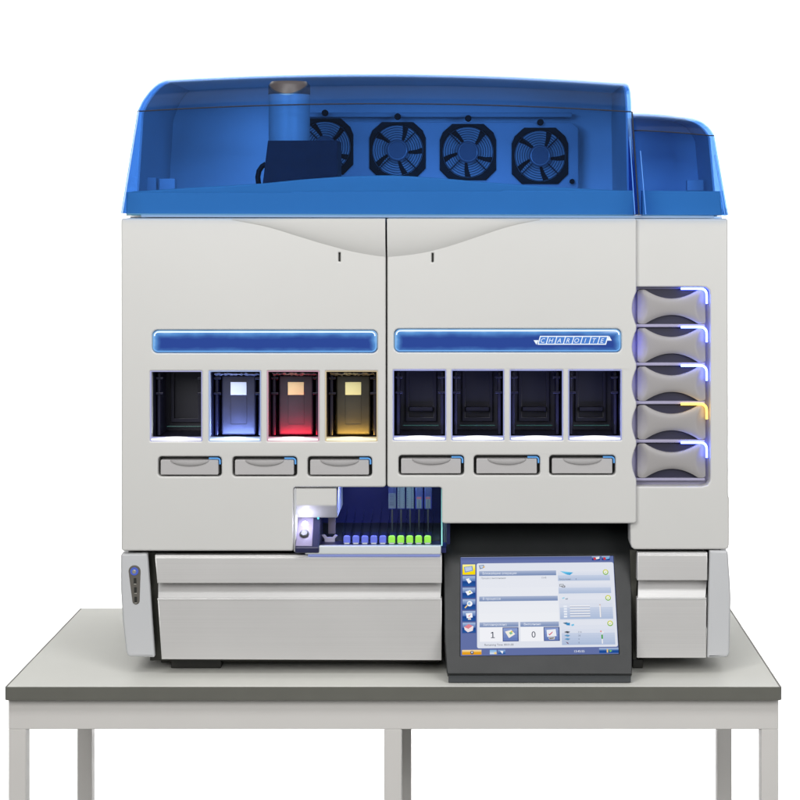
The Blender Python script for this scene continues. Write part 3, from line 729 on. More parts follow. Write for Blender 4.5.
# --- base: left column, drawers, right column
YC = 0.088
lc_ = plate('base_column', [[(122.6, 553.6), (146.2, 553.2), (147.4, 554.6), (154.6, 656.2), (153.6, 657.6), (130, 657), (127.4, 655.6), (126, 652.5), (122.4, 620), (120.6, 590), (120.6, 556), (121.2, 554.2)], ], YC, 0.016, M['body_cool'], mc, 0.005, 3)
rc_ = plate('base_column', [[(709.6, 550.8), (726.6, 550.8), (728.2, 552.4), (730.6, 589), (730.9, 600), (729.6, 653), (728.2, 656.4), (725.5, 657.6), (707.6, 658), (707, 657)]], YC, 0.016, M['body_cool'], mc, 0.005, 3)
def side_wall(px_t, px_b, s):
    y0, y1 = YC + 0.0165, YB; x_ = (X(px_t, YC), X(px_b, YC)); z_ = (Z(553.5, YC), Z(657, YC))
    v = [(x_[k] + d, y, z_[k]) for k in (0, 1) for d in (0, s * 0.012) for y in (y0, y1)]
    link('base_side', mesh_from(v, [(0, 1, 3, 2), (4, 6, 7, 5), (0, 4, 5, 1), (2, 3, 7, 6), (0, 2, 6, 4), (1, 5, 7, 3)]), M['body_cool'], mc)
side_wall(121.4, 127, 1); side_wall(729, 729, -1)
box('base_back', X(122, YC) + .01, X(728, YC) - .01, YB - 0.014, YB - 0.002, Z(657, YC), Z(553.5, YC), M['body_cool'], mc, 0)
# dark gap and core
plate('shadow_gap', [[(143, 552.8), (200, 552.8), (200, 659.4), (151.5, 659.4)]], YC + 0.034, 0.01, M['gap'], mc, 0)
pbox('base_core', 150, 552.6, 441.6, 660.6, YC + 0.046, 0.6, M['gap'], mc, 0)
pbox('base_core', 635, 552.6, 705, 656.5, YC + 0.046, 0.6, M['gap'], mc, 0)
pbox('alcove_back', 443, 500, 642, 661, 0.385, 0.395, M['black'], mc, 0)
plate('shadow_gap', [[(630, 549.9), (637, 549.9), (636.4, 659.4), (633, 659.4)]], YC + 0.03, 0.012, M['gap'], mc, 0)
YS = 0.086
def base_drawer(a_top, a_mid, a_low, a_bot, r, r2, t0, t1, t2, t3):
    up = plate('base_drawer', [[(a_top, t0), (r, t0), (r, t1), (a_mid, t1)]], YS, 0.032, M['steel'], mc, 0.0016)
    # inclined hand recess between band and front
    y_a, y_b = YS + 0.034, YS + 0.004
    v = [W(a_mid + 1.2, t1 - 1, y_a), W(r - .6, t1 - 1, y_a), W(r2 - 1.2, t2 + .4, y_b), W(a_low + .6, t2 + .4, y_b)]
    v += [p + Vector((0, 0.006, -0.004)) for p in v]
    link('hand_recess', mesh_from(v, [(0, 1, 2, 3), (4, 5, 6, 7), (0, 1, 5, 4), (1, 2, 6, 5), (2, 3, 7, 6), (3, 0, 4, 7)]), M['steel_pale'], up)
    plate('lower_front', [[(a_low, t2), (r2, t2), (r2 - .2, t3), (a_bot, t3 - (1.0 if r2 < 500 else 0))]], YS - 0.001, 0.032, M['steel'], up, 0.0016)
    plate('top_trim', [[(a_top, t0 - 2.3), (r, t0 - 2.3), (r, t0 + .2), (a_top, t0 + .2)]], YS + 0.006, 0.02, M['steel_pale'], up, 0.0012)
    plate('front_trim', [[(a_low - .2, t2 - .9), (r2, t2 - .9), (r2, t2 + .6), (a_low - .2, t2 + .6)]], YS - 0.0022, 0.006, M['steel_pale'], up, 0.0008)
base_drawer(155, 157.2, 157.6, 161.6, 441.8, 441.8, 557.3, 583.2, 599.6, 660.4)
base_drawer(637.6, 637.2, 637.2, 636.6, 707.4, 706.4, 555, 580.4, 599, 658)
# power panel
pp = [(132.6 + 0, 0)]
pan = []
for i in range(13):
    a = math.pi * (1 + i / 12); pan.append((134.5 + 6.0 * math.cos(a), 571.3 + 6.0 * math.sin(a)))
for i in range(9):
    a = math.pi * (0 + i / 8); pan.append((135.9 + 3.6 * math.cos(a), 601.0 + 3.6 * math.sin(a)))
def grow(pts, c, s): return [(c[0] + (p - c[0]) * s, c[1] + (q - c[1]) * s) for p, q in pts]
pw = plate('power_panel', [pan], YC - 0.0015, 0.006, M['panel_taupe'], mc, 0.0012)
pc = W(134.4, 571.3, YC - 0.0015)
revolve('power_button', [(0.0085, 0.0), (0.0085, 0.0015), (0.0075, 0.0025), (0.0045, 0.003)], pc, (0, -1, 0), emit(srgb(88, 108, 200), 0.9), pw, 24)
revolve('button_cap', [(0.0042, 0.0), (0.0042, 0.0045), (0.003, 0.0055)], pc, (0, -1, 0), M['chrome'], pw, 20)
for (q, py) in ((135, 581), (135.4, 590.2), (135.7, 599.8)):
    pbox('usb_port', q - 1.3, py - 3, q + 1.3, py + 2.8, YC - 0.0024, YC - 0.0014, M['black'], pw, 0.0002)
    pbox('port_tongue', q - 1.2, py + 2.9, q + 1.2, py + 3.7, YC - 0.0034, YC - 0.0014, M['chrome'], pw, 0.0002)
# plinth and feet
yf = 0.165
zp = Z(659, YC)
box('plinth', X(160, yf), X(440, yf), yf + 0.01, 0.62, TZ + 0.006, zp + 0.01, M['gap'], mc, 0.002)
box('plinth', X(632, yf), X(700, yf), yf + 0.03, 0.62, TZ + 0.012, zp + 0.01, M['gap'], mc, 0.002)
for x0, x1 in ((172, 222), (632, 642.5)):
    for y in (0.15, 0.56):
        box('foot', X(x0, yf), X(x1, yf), y, y + 0.07, TZ, TZ + 0.02, M['black'], mc, 0.002)

# ================================================================== hood
def hood(bl, br_, cl, cr, bulge, lcurve, rcurve, tb, yb_, yc_, yr_, yk_, R, rl=True, rright=True):
    rows = []
    K1, K2, NC = 8, 10, 48
    def interp(cv, t):
        u = t * (len(cv) - 1); i = min(int(u), len(cv) - 2); f_ = u - i
        return (cv[i][0] + (cv[i + 1][0] - cv[i][0]) * f_, cv[i][1] + (cv[i + 1][1] - cv[i][1]) * f_)
    def row(Lw, Rw, bz):
        y = Lw.y; pts = [Vector((Lw.x, yk_, Lw.z))]
        As = (90, 67, 45, 22)
        if rl: pts += [Vector((Lw.x + R - R * math.sin(math.radians(a)), y + R - R * math.cos(math.radians(a)), Lw.z)) for a in As]
        else: pts += [Vector((Lw.x, y, Lw.z))] * 1
        xs, xe = Lw.x + (R if rl else 0), Rw.x - (R if rright else 0)
        for i in range(0 if rl else 1, NC + 1 if rright else NC):
            s = i / NC; pts.append(Vector((xs + (xe - xs) * s, y, Lw.z + (Rw.z - Lw.z) * s + bz * (1 - (2 * s - 1) ** 2))))
        if rright: pts += [Vector((Rw.x - R + R * math.sin(math.radians(a)), y + R - R * math.cos(math.radians(a)), Rw.z)) for a in As[::-1]]
        else: pts += [Vector((Rw.x, y, Rw.z))]
        pts.append(Vector((Rw.x, yk_, Rw.z)))
        return pts
    A0, A1, B0, B1 = W(*bl, yb_), W(*br_, yb_), W(*cl, yc_), W(*cr, yc_)
    for j in range(K1 + 1):
        t = j / K1; rows.append(row(A0.lerp(B0, t), A1.lerp(B1, t), bulge * t))
    crease = rows[-1]
    for j in range(1, K2 + 1):
        t = j / K2; y = yc_ + (yr_ - yc_) * t ** 1.25
        p, q = interp(lcurve, t), interp(rcurve, t)
        rows.append(row(W(*p, y), W(*q, y), bulge + (tb - bulge) * t))
    rows.append([Vector((p.x, yk_, p.z)) for p in rows[-1]])
    n = len(rows[0]); vs = [p for r in rows for p in r]
    fs = [(j * n + i, j * n + i + 1, (j + 1) * n + i + 1, (j + 1) * n + i) for j in range(len(rows) - 1) for i in range(n - 1)]
    me = bpy.data.meshes.new('h'); me.from_pydata([tuple(v) for v in vs], [], fs); me.update()
    bm = bmesh.new(); bm.from_mesh(me); bmesh.ops.remove_doubles(bm, verts=bm.verts, dist=1e-5); bmesh.ops.recalc_face_normals(bm, faces=bm.faces); bm.to_mesh(me); bm.free()
    smooth(me, 22)
    return me, crease, rows
LC = [(137, 111.2), (140.2, 104), (144, 97.5), (148.6, 91.5), (153.6, 86.3), (159, 82.4), (165, 79.9)]
RC = [(631.6, 111.6), (631.4, 104), (631, 97), (630.4, 91), (629.6, 87), (628.6, 84.5), (627, 83.2)]
me, crease, rows = hood((120.5, 213.3), (638.5, 214.4), (137, 111.2), (631.6, 111.6), PX(7.6, .2), LC, RC, PX(7.4, .3), 0.062, 0.185, 0.30, 0.715, 0.012)
hd = link('hood', me, M['hood'], mc); so = hd.modifiers.new('thick', 'SOLIDIFY'); so.thickness = 0.003; so.offset = 0
tube('hood_seal', [p + Vector((0, -0.0015, 0)) for p in crease[2:-2]], 0.0015, M['hood_edge'], hd, 6)
tube('hood_seal', [r[-2] + Vector((0.002, 0, 0)) for r in rows[:9]], 0.0018, M['hood_edge'], hd, 6)
LC2 = [(633, 130.6), (633, 127), (633, 123), (633, 119.5), (633, 116.5), (633, 114.6), (633, 113.4)]
RC2 = [(714.6, 135.6), (711.6, 130.4), (708, 126.2), (703.6, 122.6), (698.4, 119.9), (692.8, 118.1), (686, 117)]
me, crease2, rows2 = hood((641.5, 214.4), (728.6, 215.2), (634.5, 130.6), (714.6, 135.6), PX(.6, .2), LC2, RC2, PX(0.8, .3), 0.074, 0.185, 0.28, 0.715, 0.011)
h2 = link('side_hood', me, M['hood'], mc); so = h2.modifiers.new('thick', 'SOLIDIFY'); so.thickness = 0.003; so.offset = 0
tube('hood_seal', [p + Vector((0, -0.0012, 0)) for p in crease2[2:-2]], 0.0014, M['hood_edge'], h2, 6)
def bead(rs, k, dx, dy, a, b, par): tube('polished_edge_highlight', [r[k] + Vector((dx, dy, 0)) for r in rs[a:b]], 0.0011, M['bead'], par, 6)  # thin pale tubes added as highlights on the polished edges
bead(rows, 3, 0.0, -0.0022, 0, 9, hd); bead(rows, -4, -0.004, -0.0022, 0, 7, hd)
bead(rows2, 3, 0.006, -0.0022, 0, 7, h2); bead(rows2, -4, -0.004, -0.0022, 0, 7, h2)
# interior: back panel, front ledges, fan plate
yi = 0.56
def sc_(pts, y0, y1): return [(VX + (p - VX) * (D0 + y0) / (D0 + y1), VY + (q - VY) * (D0 + y0) / (D0 + y1)) for p, q in pts]
plate('inner_back', [sc_([(166, 214), (171.5, 120), (176, 106), (188, 91.5), (300, 86.6), (400, 84.8), (500, 86.6), (611, 93), (613, 214)], .66, yi + .05)], yi + 0.05, 0.008, M['inner'], mc, 0.001)
plate('inner_back', [sc_([(613, 214), (613, 122.6), (662, 123), (680, 134), (686, 146), (692, 214)], .66, .44)], .44, 0.008, M['inner'], mc, 0.001)
led = [(131, 191.5), (200, 187), (262, 183.4), (300, 179.6), (340, 176.6), (375, 175.4), (395, 175.3), (440, 178), (480, 181.6), (530, 185.4), (580, 188.4), (632, 191)]
plate('front_ledge', [led + [(632, 216), (131, 216)]], 0.172, 0.012, M['ledge'], mc, 0.004)
plate('front_ledge', [[(126, 192.2), (290, 192.4), (294, 191.4), (500, 191.2), (505, 190), (634, 190.4), (634, 215.6), (126, 215.6)]], 0.13, 0.02, M['ledge'], mc, 0.003)
plate('front_ledge', [[(642, 190.6), (720, 191.2), (722, 215.6), (642, 215.6)]], 0.17, 0.02, M['ledge'], mc, 0.003)
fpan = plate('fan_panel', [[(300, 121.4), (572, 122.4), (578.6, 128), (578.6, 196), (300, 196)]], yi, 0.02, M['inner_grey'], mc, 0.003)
pbox('cable_duct', 292, 112.6, 572, 117.2, yi + 0.012, yi + 0.045, M['inner_grey'], mc, 0.002)
for (cx, cy) in ((325, 146.5), (397.5, 150.2), (468, 152), (540, 155.8)):
    y = yi - 0.006; H = 28.2; c_ = 10
    octo = [(cx - H + c_ * 1.25, cy - H), (cx + H - c_ * 1.25, cy - H), (cx + H - 3, cy - H + 8.5), (cx + H, cy - H + 16), (cx + H, cy + H - c_), (cx + H - c_, cy + H), (cx - H + c_, cy + H), (cx - H, cy + H - c_), (cx - H, cy - H + 16), (cx - H + 3, cy - H + 8.5)]
    hole = [(cx + 25.6 * math.cos(2 * math.pi * i / 40), cy + 25.6 * math.sin(2 * math.pi * i / 40)) for i in range(40)]
    fa = plate('fan', [octo, hole], y, 0.026, M['fan'], mc, 0.002)
    bp = plate('grille_plate', [[(cx + 26.5 * math.cos(2 * math.pi * i / 32), cy + 26.5 * math.sin(2 * math.pi * i / 32)) for i in range(32)]], y + 0.0205, 0.005, M['perf'], fa, 0.0003)
    C = W(cx, cy, y - 0.002); s = PX(1, y)
    revolve('fan_hub', [(11 * s, -0.01), (11 * s, 0.006), (9.6 * s, 0.009), (8.8 * s, 0.009), (8.4 * s, 0.0075)], C, (0, -1, 0), M['fan_hub'], fa, 36)
    tube('hub_ring', [(C.x + 9.2 * s * math.cos(2 * math.pi * i / 36), C.y - 0.009, C.z + 9.2 * s * math.sin(2 * math.pi * i / 36)) for i in range(36)], 0.0013, M['ring'], fa, 6, True)
    # blades
    v, f = [], []
    for b in range(5):
        a0 = 2 * math.pi * b / 5 + cx * .37
        base = len(v)
        for i in range(5):
            for rr_ in (10.5, 18, 25):
                a = a0 + (i / 4 - .5) * 0.95 + rr_ * 0.012
                for th in (0, 0.0015):
                    v.append((C.x + rr_ * s * math.cos(a), C.y + 0.006 + 0.008 * (i / 4) + th, C.z + rr_ * s * math.sin(a)))
        for i in range(4):
            for q in range(2):
                o_ = base + (i * 3 + q) * 2; n_ = base + ((i + 1) * 3 + q) * 2
                f += [(o_, o_ + 2, n_ + 2, n_), (o_ + 1, n_ + 1, n_ + 3, o_ + 3)]
    link('fan_rotor', mesh_from(v, f), M['fan'], fa)
    v, f = [], []
    for rad in (13, 15.4, 17.8, 20.2, 22.6, 25):
        a, b = tube_mesh([(C.x + rad * s * math.cos(2 * math.pi * i / 40), C.y - 0.0005, C.z + rad * s * math.sin(2 * math.pi * i / 40)) for i in range(40)], 0.0008, 5, True)
        f += [tuple(k + len(v) for k in q) for q in b]; v += a
    for k in range(4):
        g = math.radians(45 + 90 * k)
        a, b = tube_mesh([(C.x + rad * s * math.cos(g), C.y - 0.002, C.z + rad * s * math.sin(g)) for rad in (10.5, 28)], 0.0016, 5)
        f += [tuple(k_ + len(v) for k_ in q) for q in b]; v += a
    link('fan_guard', mesh_from(v, f), M['wire'], fa)
    revolve('panel_knob', [(0.0078, 0), (0.0078, 0.012), (0.006, 0.014)], W(cx + .3, cy - H - 5.2, yi), (0, -1, 0), M['fan'], fa, 16)
revolve('panel_knob', [(0.006, 0), (0.006, 0.010), (0.0045, 0.012)], W(572, 181.5, yi), (0, -1, 0), M['fan'], fpan, 16)
# exhaust pipe, cap and smoked funnel
yp = 0.252; pr = 20.6 * (D0 + yp) / F
pi_ = revolve('exhaust_pipe', [(pr, 0), (pr, Z(93.5, yp - pr) - Z(190, yp))], (X(289.3, yp), yp, Z(190, yp)), (0, 0, 1), M['pipe'], mc, 48)
zc0 = Z(93.4, yp - pr); zc1 = Z(81.8, yp)
revolve('pipe_cap', [(pr * 1.012, zc0), (pr * 1.012, zc1 - 0.008), (pr * 0.86, zc1)], (X(289.3, yp), yp, 0), (0, 0, 1), M['cap'], pi_, 48, 60)
v = []
yq0, yq1 = 0.27, 0.278
def fr(z_py, a, b, ya, yb2, e):  # rectangle ring
    return [W(a, z_py, ya), W(b, z_py, ya), Vector((X(b, ya), yb2, Z(z_py, ya))), Vector((X(a, ya), yb2, Z(z_py, ya)))]
v = [p for p in (W(268, 140.6, .20), W(337.2, 140.4, .20), W(337.2, 192, .19), W(261.6, 192, .19))]
v += [p + Vector((0, 0.135, 0)) for p in v]
v += [p + Vector((s * 0.005, 0.005, 0)) for p, s in zip(v[:4], (1, -1, -1, 1))] + [p + Vector((s * 0.005, -0.005, 0)) for p, s in zip(v[4:8], (1, -1, -1, 1))]
f = []
for o_ in (0, 8):
    f += [(o_ + 0, o_ + 1, o_ + 2, o_ + 3), (o_ + 4, o_ + 5, o_ + 6, o_ + 7), (o_ + 0, o_ + 3, o_ + 7, o_ + 4), (o_ + 1, o_ + 2, o_ + 6, o_ + 5)]
f += [(0, 1, 9, 8), (1, 5, 13, 9), (5, 4, 12, 13), (4, 0, 8, 12), (3, 2, 10, 11), (2, 6, 14, 10), (6, 7, 15, 14), (7, 3, 11, 15)]
link('smoked_funnel', mesh_from(v, f), M['funnel'], mc)
tube('black_cable', [W(p, q, 0.22) for p, q in ((259.5, 192), (258.6, 184), (257.8, 177), (259, 171), (262, 166.5), (266, 164))], 0.0058, M['fan'], mc, 10)
# linings and ceilings added to block the bright backdrop, plus dim equipment boxes
def lining(rows_, s_, y1, th=0.004):
    # panel added inside an end wall of the hood to darken it, following its slope
    v = []
    for (px, py, yy) in rows_:
        x = X(px, yy) + s_ * 0.007; z = Z(py, yy) - 0.004
        for y in (max(0.2, yy + 0.02), y1):
            for d in (0, th): v.append((x + s_ * d, y, z))
    f = []
    for k in range(len(rows_) - 1):
        a, b = 4 * k, 4 * k + 4
        f += [(a, a + 2, b + 2, b), (a + 1, b + 1, b + 3, a + 3), (a, b, b + 1, a + 1), (a + 2, a + 3, b + 3, b + 2)]
    f += [(0, 1, 3, 2), (b, b + 2, b + 3, b + 1)]
    me = mesh_from(v, f); smooth(me, 30); link('shade_lining', me, M['inner_grey'], mc)
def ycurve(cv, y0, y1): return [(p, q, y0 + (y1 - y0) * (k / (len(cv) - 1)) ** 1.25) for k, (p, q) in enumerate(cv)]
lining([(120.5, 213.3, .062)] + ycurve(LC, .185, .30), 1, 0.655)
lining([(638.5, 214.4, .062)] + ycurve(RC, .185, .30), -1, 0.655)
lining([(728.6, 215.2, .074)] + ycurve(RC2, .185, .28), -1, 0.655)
def ceiling(pl, pr_, y0, bul, n=24):  # added opaque sheet under the roof, keeps bright backdrop from showing through
    v = []; L_, R_2 = W(*pl, y0), W(*pr_, y0)
    for k in range(n + 1):
        t = k / n; p = L_.lerp(R_2, t); p.z += bul * (1 - (2 * t - 1) ** 2) - 0.005
        for (y, dz) in ((y0 + 0.004, 0), (0.655, 0), (0.655, 0.003), (y0 + 0.004, 0.003)): v.append((p.x, y, p.z + dz))
    f = []
    for k in range(n):
        a, b = 4 * k, 4 * k + 4
        f += [(a + i, a + (i + 1) % 4, b + (i + 1) % 4, b + i) for i in range(4)]
    f += [(0, 1, 2, 3), (4 * n, 4 * n + 1, 4 * n + 2, 4 * n + 3)]
    me = mesh_from(v, f); smooth(me, 30); link('shade_ceiling', me, M['inner'], mc)
ceiling((168, 79.9), (624, 83.2), .30, PX(7.4, .3))
ceiling((635, 113.4), (687, 117), .28, PX(.8, .3))
pbox('relay_box', 143, 177.5, 156, 191, .30, .33, M['inner_grey'], mc, 0.002)
pbox('relay_box', 159, 178.5, 175, 191, .30, .33, M['inner_grey'], mc, 0.002)
pbox('relay_box', 687, 180, 704, 191, .29, .31, M['inner_grey'], mc, 0.002)

# ================================================================== monitor
mo = thing('touch_monitor', (X(539, .1), 0.12, TZ), 'black tilted touch screen monitor with lit program window standing at the table edge', 'monitor')
A = Vector((0, 0.015, Z(674.2, 0.015))); B = Vector((0, 0.205, Z(520, 0.205)))
MV = (B - A).normalized(); MN = Vector((1, 0, 0)).cross(MV); MN = MN if MN.y < 0 else -MN
AX = (Vector((1, 0, 0)), MV, MN)
S = lambda px, py, l=0: onplane(px, py, A, MN, l)
def L2(pts): return [local(S(p, q), A, MV) for p, q in pts]
outer = [(442.8, 519), (631.2, 519), (632.0, 674.2), (447.6, 674.2), (446.6, 671), (445.4, 652), (444.6, 640)]
scr = [(460.6, 556.8), (613.4, 555.4), (618.8, 653.6), (460.6, 655.6)]
bz = link('monitor_bezel', (lambda m_: (smooth(m_, 40), m_)[1])(poly_mesh([L2(outer), L2(scr)], A, AX, 0.016, 0.0025, 3)), M['bezel'], mo); wn(bz)
x0, x1 = X(447.8, .015), X(631.8, .015)
zb_ = TZ + 0.0003
wl = [(A.y + 0.006, A.z - 0.0005), (A.y + 0.0105, zb_ + 0.001), (0.32, zb_), (0.32, Z(519, .205) - 0.01), (B.y + 0.0205, B.z - 0.008), (A.y + 0.026, A.z - 0.0003)]
sweep('monitor_stand', wl, x0 + 0.001, x1 - 0.001, M['lip'], mo, 0.0015)
n_ = lambda u, v, l: S(u, v, -0.003 + 0.00022 * l)
fl = Flat(n_)
E = lambda r, g, b, s=1.0: emit(srgb(r, g, b), s)
fl.poly([(460, 556), (614.4, 554.6), (619.6, 654.6), (460, 656.6)], E(98, 112, 164), 0)
# screen coordinates 0..1 -> photo pixels on the plane
def Q(u, v):
    t = [scr[0][k] + (scr[1][k] - scr[0][k]) * u for k in (0, 1)]; b = [scr[3][k] + (scr[2][k] - scr[3][k]) * u for k in (0, 1)]
    return tuple(t[k] + (b[k] - t[k]) * v for k in (0, 1))
UI = Flat(lambda u, v, l: n_(*Q(u / 800.0, v / 505.0), l)); UI.v, UI.f, UI.mi, UI.mats = fl.v, fl.f, fl.mi, fl.mats
# UI units: the screen is 800 wide and 505 high
K = lambda a, b, c, d: ((a - 90) * 800 / 650, (b - 34) * 505 / 408, (c - 90) * 800 / 650, (d - 34) * 505 / 408)   # from the close-up
def R_(a, b, c, d, m, l): UI.rect(*K(a, b, c, d), m, l)
def G_(a, b, c, d, c0, c1, l, n=6): UI.grad(*K(a, b, c, d), c0, c1, l, n)
def P_(pts, m, l): UI.poly([K(x, y, 0, 0)[:2] for x, y in pts], m, l)
def T_(s, x, y, size, m, l=5, align='LEFT', wide=1.0): UI.text(s, *K(x, y, 0, 0)[:2], size * 1.24, m, l, 0, align, wide)
white = E(245, 246, 250); ink = E(55, 60, 80)
G_(92, 36, 726, 58, (84, 98, 150), (105, 118, 172), 1, 4)
R_(92, 36, 726, 37.2, E(170, 178, 205), 2)
UI.poly([K(x, y, 0, 0)[:2] for x, y in [(158 + p, 62 + q) for p, q in rr(0, 0, 580, 351, 8, 4)]], E(222, 226, 236), 1)
G_(166, 92, 500, 305, (226, 229, 238), (236, 238, 243), 2, 6)
# side buttons
for k in range(6):
    y = 66 + 48 * k
    R_(96, y - 1, 154, y + 44, E(70, 84, 140), 2)
    if k == 0: G_(98, y, 152, y + 20, (252, 244, 170), (250, 232, 60), 3, 4); G_(98, y + 20, 152, y + 42, (250, 225, 20), (248, 216, 10), 3, 2)
    else: G_(98, y, 152, y + 21, (175, 192, 222), (85, 118, 178), 3, 4); G_(98, y + 21, 152, y + 42, (26, 66, 138), (40, 88, 160), 3, 3)
    if k == 0: P_([(104, y + 10), (140, y + 6), (143, y + 26), (108, y + 34)], E(120, 150, 200), 4); P_([(108, y + 12), (136, y + 9), (139, y + 24), (111, y + 29)], E(190, 205, 230), 5)
    if k == 1: P_([(112, y + 12), (126, y + 9), (136, y + 24), (124, y + 31)], white, 4); P_([(124, y + 14), (132, y + 12), (134, y + 19)], E(120, 170, 220), 5)
    if k == 2: P_([(110, y + 16), (130, y + 10), (142, y + 22), (120, y + 32)], white, 4); P_([(124, y + 17), (132, y + 15), (134, y + 20), (127, y + 22)], E(190, 200, 80), 5)
    if k == 3: UI.disc(*K(128, y + 18, 0, 0)[:2], 14, white, 4); UI.disc(*K(126, y + 17, 0, 0)[:2], 7, E(150, 190, 225), 5); P_([(106, y + 34), (118, y + 22), (121, y + 25), (110, y + 37)], E(240, 205, 130), 5)
    if k == 4: P_([(112, y + 10), (138, y + 8), (140, y + 27), (116, y + 30)], white, 4); P_([(120, y + 22), (126, y + 19), (133, y + 12), (127, y + 23)], E(220, 70, 100), 5); P_([(122, y + 30), (132, y + 30), (134, y + 36), (120, y + 36)], E(230, 225, 215), 4)
    if k == 5: P_([(104, y + 18), (124, y + 6), (144, y + 16), (140, y + 34), (120, y + 40), (107, y + 30)], E(235, 225, 228), 4); P_([(104, y + 18), (124, y + 6), (140, y + 14), (122, y + 26)], E(222, 130, 142), 5)
P_([(168, 70), (188, 68), (191, 80), (172, 86)], E(80, 100, 140), 3); P_([(171, 71), (186, 70), (188, 79), (174, 83)], E(190, 205, 225), 4); P_([(184, 76), (191, 73), (192, 79), (187, 82)], E(225, 180, 90), 5)
def head(a, b, c, d, s, size=12):
    G_(a, b, c, d, (172, 184, 210), (118, 138, 180), 3, 5); T_(s, a + 14, d - 6, size, E(232, 237, 246), 6)
head(168, 94, 494, 114, 'Ближайшие операции', 13.5); head(168, 199, 497, 219, 'В процессе', 13.5)
T_('Процесс выполнения', 176, 127, 10, E(120, 126, 140)); T_('13:45', 430, 127, 10, E(120, 126, 140))
head(169, 306, 330, 326, 'Запланировано', 13); head(338, 306, 498, 326, 'Выполнено', 13)
for a, b in ((169, 330), (338, 498)): R_(a, 326.5, b, 386, E(240, 241, 246), 3)
P_([(221.5, 346), (225.5, 346), (225.5, 369), (221.5, 369)], ink, 6); P_([(221.5, 346), (221.5, 350.5), (215.5, 352.5), (215.5, 349)], ink, 6); P_([(215.5, 368), (231.5, 368), (231.5, 371), (215.5, 371)], ink, 7); T_('0', 392, 371, 37, ink, 6, 'CENTER')
T_('Remaining Time: 00:01:00', 188, 403, 11.5, E(70, 74, 88))
for k, a in enumerate((266, 436)):
    R_(a - 2, 328, a + 64, 386, E(60, 76, 130), 4); G_(a + 1, 331, a + 60, 383, (142, 160, 208), (100, 122, 182), 5, 4)
    if k == 0:
        P_([(274, 345), (300, 338), (316, 356), (290, 372)], E(240, 236, 225), 6); P_([(290, 350), (300, 346), (306, 353), (296, 358)], E(120, 190, 150), 7); P_([(296, 344), (304, 342), (307, 347), (300, 350)], E(230, 200, 90), 7)
    else:
        P_([(446, 340), (484, 337), (487, 366), (448, 369)], E(236, 238, 244), 6); P_([(452, 356), (458, 358), (472, 346), (470, 352), (458, 363)], E(205, 50, 90), 7); P_([(452, 371), (480, 368), (478, 380), (456, 380)], E(210, 205, 200), 6); P_([(456, 374), (476, 372), (474, 376), (458, 378)], E(70, 70, 90), 7)
# right column cards
cards = [(501, 92, 720, 137), (502, 142, 722, 190), (504, 199, 725, 297), (508, 305, 728, 404)]
for k, (a, b, c, d) in enumerate(cards):
    G_(a, b, c, (b + d) / 2, (226, 229, 238), (214, 220, 234), 3, 3); G_(a, (b + d) / 2, c, d, (198, 208, 228), (172, 188, 216), 3, 5)
    if k != 1:
        cx, cy = c - 17, b + 11
        UI.disc(*K(cx, cy, 0, 0)[:2], 14.5, E(120, 180, 70), 5, 18); UI.disc(*K(cx, cy - 2, 0, 0)[:2], 12, E(215, 210, 80), 6, 16); UI.disc(*K(cx, cy, 0, 0)[:2], 9.5, E(238, 242, 228), 7, 16); P_([(cx - 4, cy - 1), (cx - 1, cy + 2), (cx + 5, cy - 5), (cx - 1, cy + 5)], E(90, 170, 60), 8)
P_([(510, 97), (548, 101), (566, 103), (552, 113), (528, 107)], E(110, 195, 232), 5); P_([(528, 107), (566, 103), (552, 114), (540, 112)], E(70, 165, 215), 6)
T_('Загружено', 505, 134, 9.5, E(90, 104, 130)); T_('0', 575, 134, 9.5, E(90, 104, 130))
P_([(506, 151), (524, 151), (524, 161), (506, 161)], E(120, 124, 132), 5); P_([(508, 153), (522, 153), (522, 159), (508, 159)], E(215, 220, 228), 6); P_([(514, 158), (530, 157), (530, 165), (516, 165)], E(96, 98, 106), 7); P_([(517, 160), (527, 159), (527, 163), (518, 163)], E(205, 208, 215), 8)
P_([(514, 209), (524, 205), (527, 209), (518, 213)], E(150, 205, 228), 5); P_([(528, 211), (540, 209), (539, 215), (530, 216)], E(160, 170, 185), 5)
for k in range(5): G_(546, 240 + k * 10.6, 630, 244.5 + k * 10.6, (244, 246, 250), (226, 226, 232), 5, 2); R_(546, 244.5 + k * 10.6, 630, 246.2 + k * 10.6, E(150, 158, 180), 5); R_(520 + (k % 2), 240 + k * 10.6, 534, 247 + k * 10.6, E(234, 238, 246), 5)
R_(670, 240, 675, 290, E(238, 236, 236), 5); R_(675, 240, 676, 290, E(168, 174, 190), 5); R_(669, 236, 676, 241, E(205, 190, 190), 6)
P_([(514, 312), (530, 309), (542, 314), (528, 319)], E(86, 120, 150), 5); P_([(528, 313), (544, 311), (544, 323), (530, 322)], E(60, 140, 195), 6); P_([(548, 320), (560, 316), (562, 322), (552, 326)], E(110, 190, 226), 5)
for k in range(4):
    y = 350 + 14.6 * k
    if k < 3: P_([(518, y), (530, y - 4), (544, y - 1), (534, y + 5)], E(70, 74, 84) if k == 0 else E(90, 150, 195), 5); P_([(518, y + 2), (534, y + 6), (544, y + 1), (534, y + 9)], E(190, 195, 205), 5)
    else: P_([(524, y - 4), (534, y), (536, y + 6), (530, y + 4)], E(120, 90, 110), 5)
    T_(('210', '38', '4', '8')[k], 576, y + 4, 10, E(120, 130, 152))
R_(673, 358, 677, 400, E(240, 240, 242), 5); R_(672, 362, 678, 380, E(70, 160, 60), 6); R_(668, 346, 674, 351, E(225, 120, 110), 5); R_(676, 350, 682, 356, E(240, 236, 236), 5)
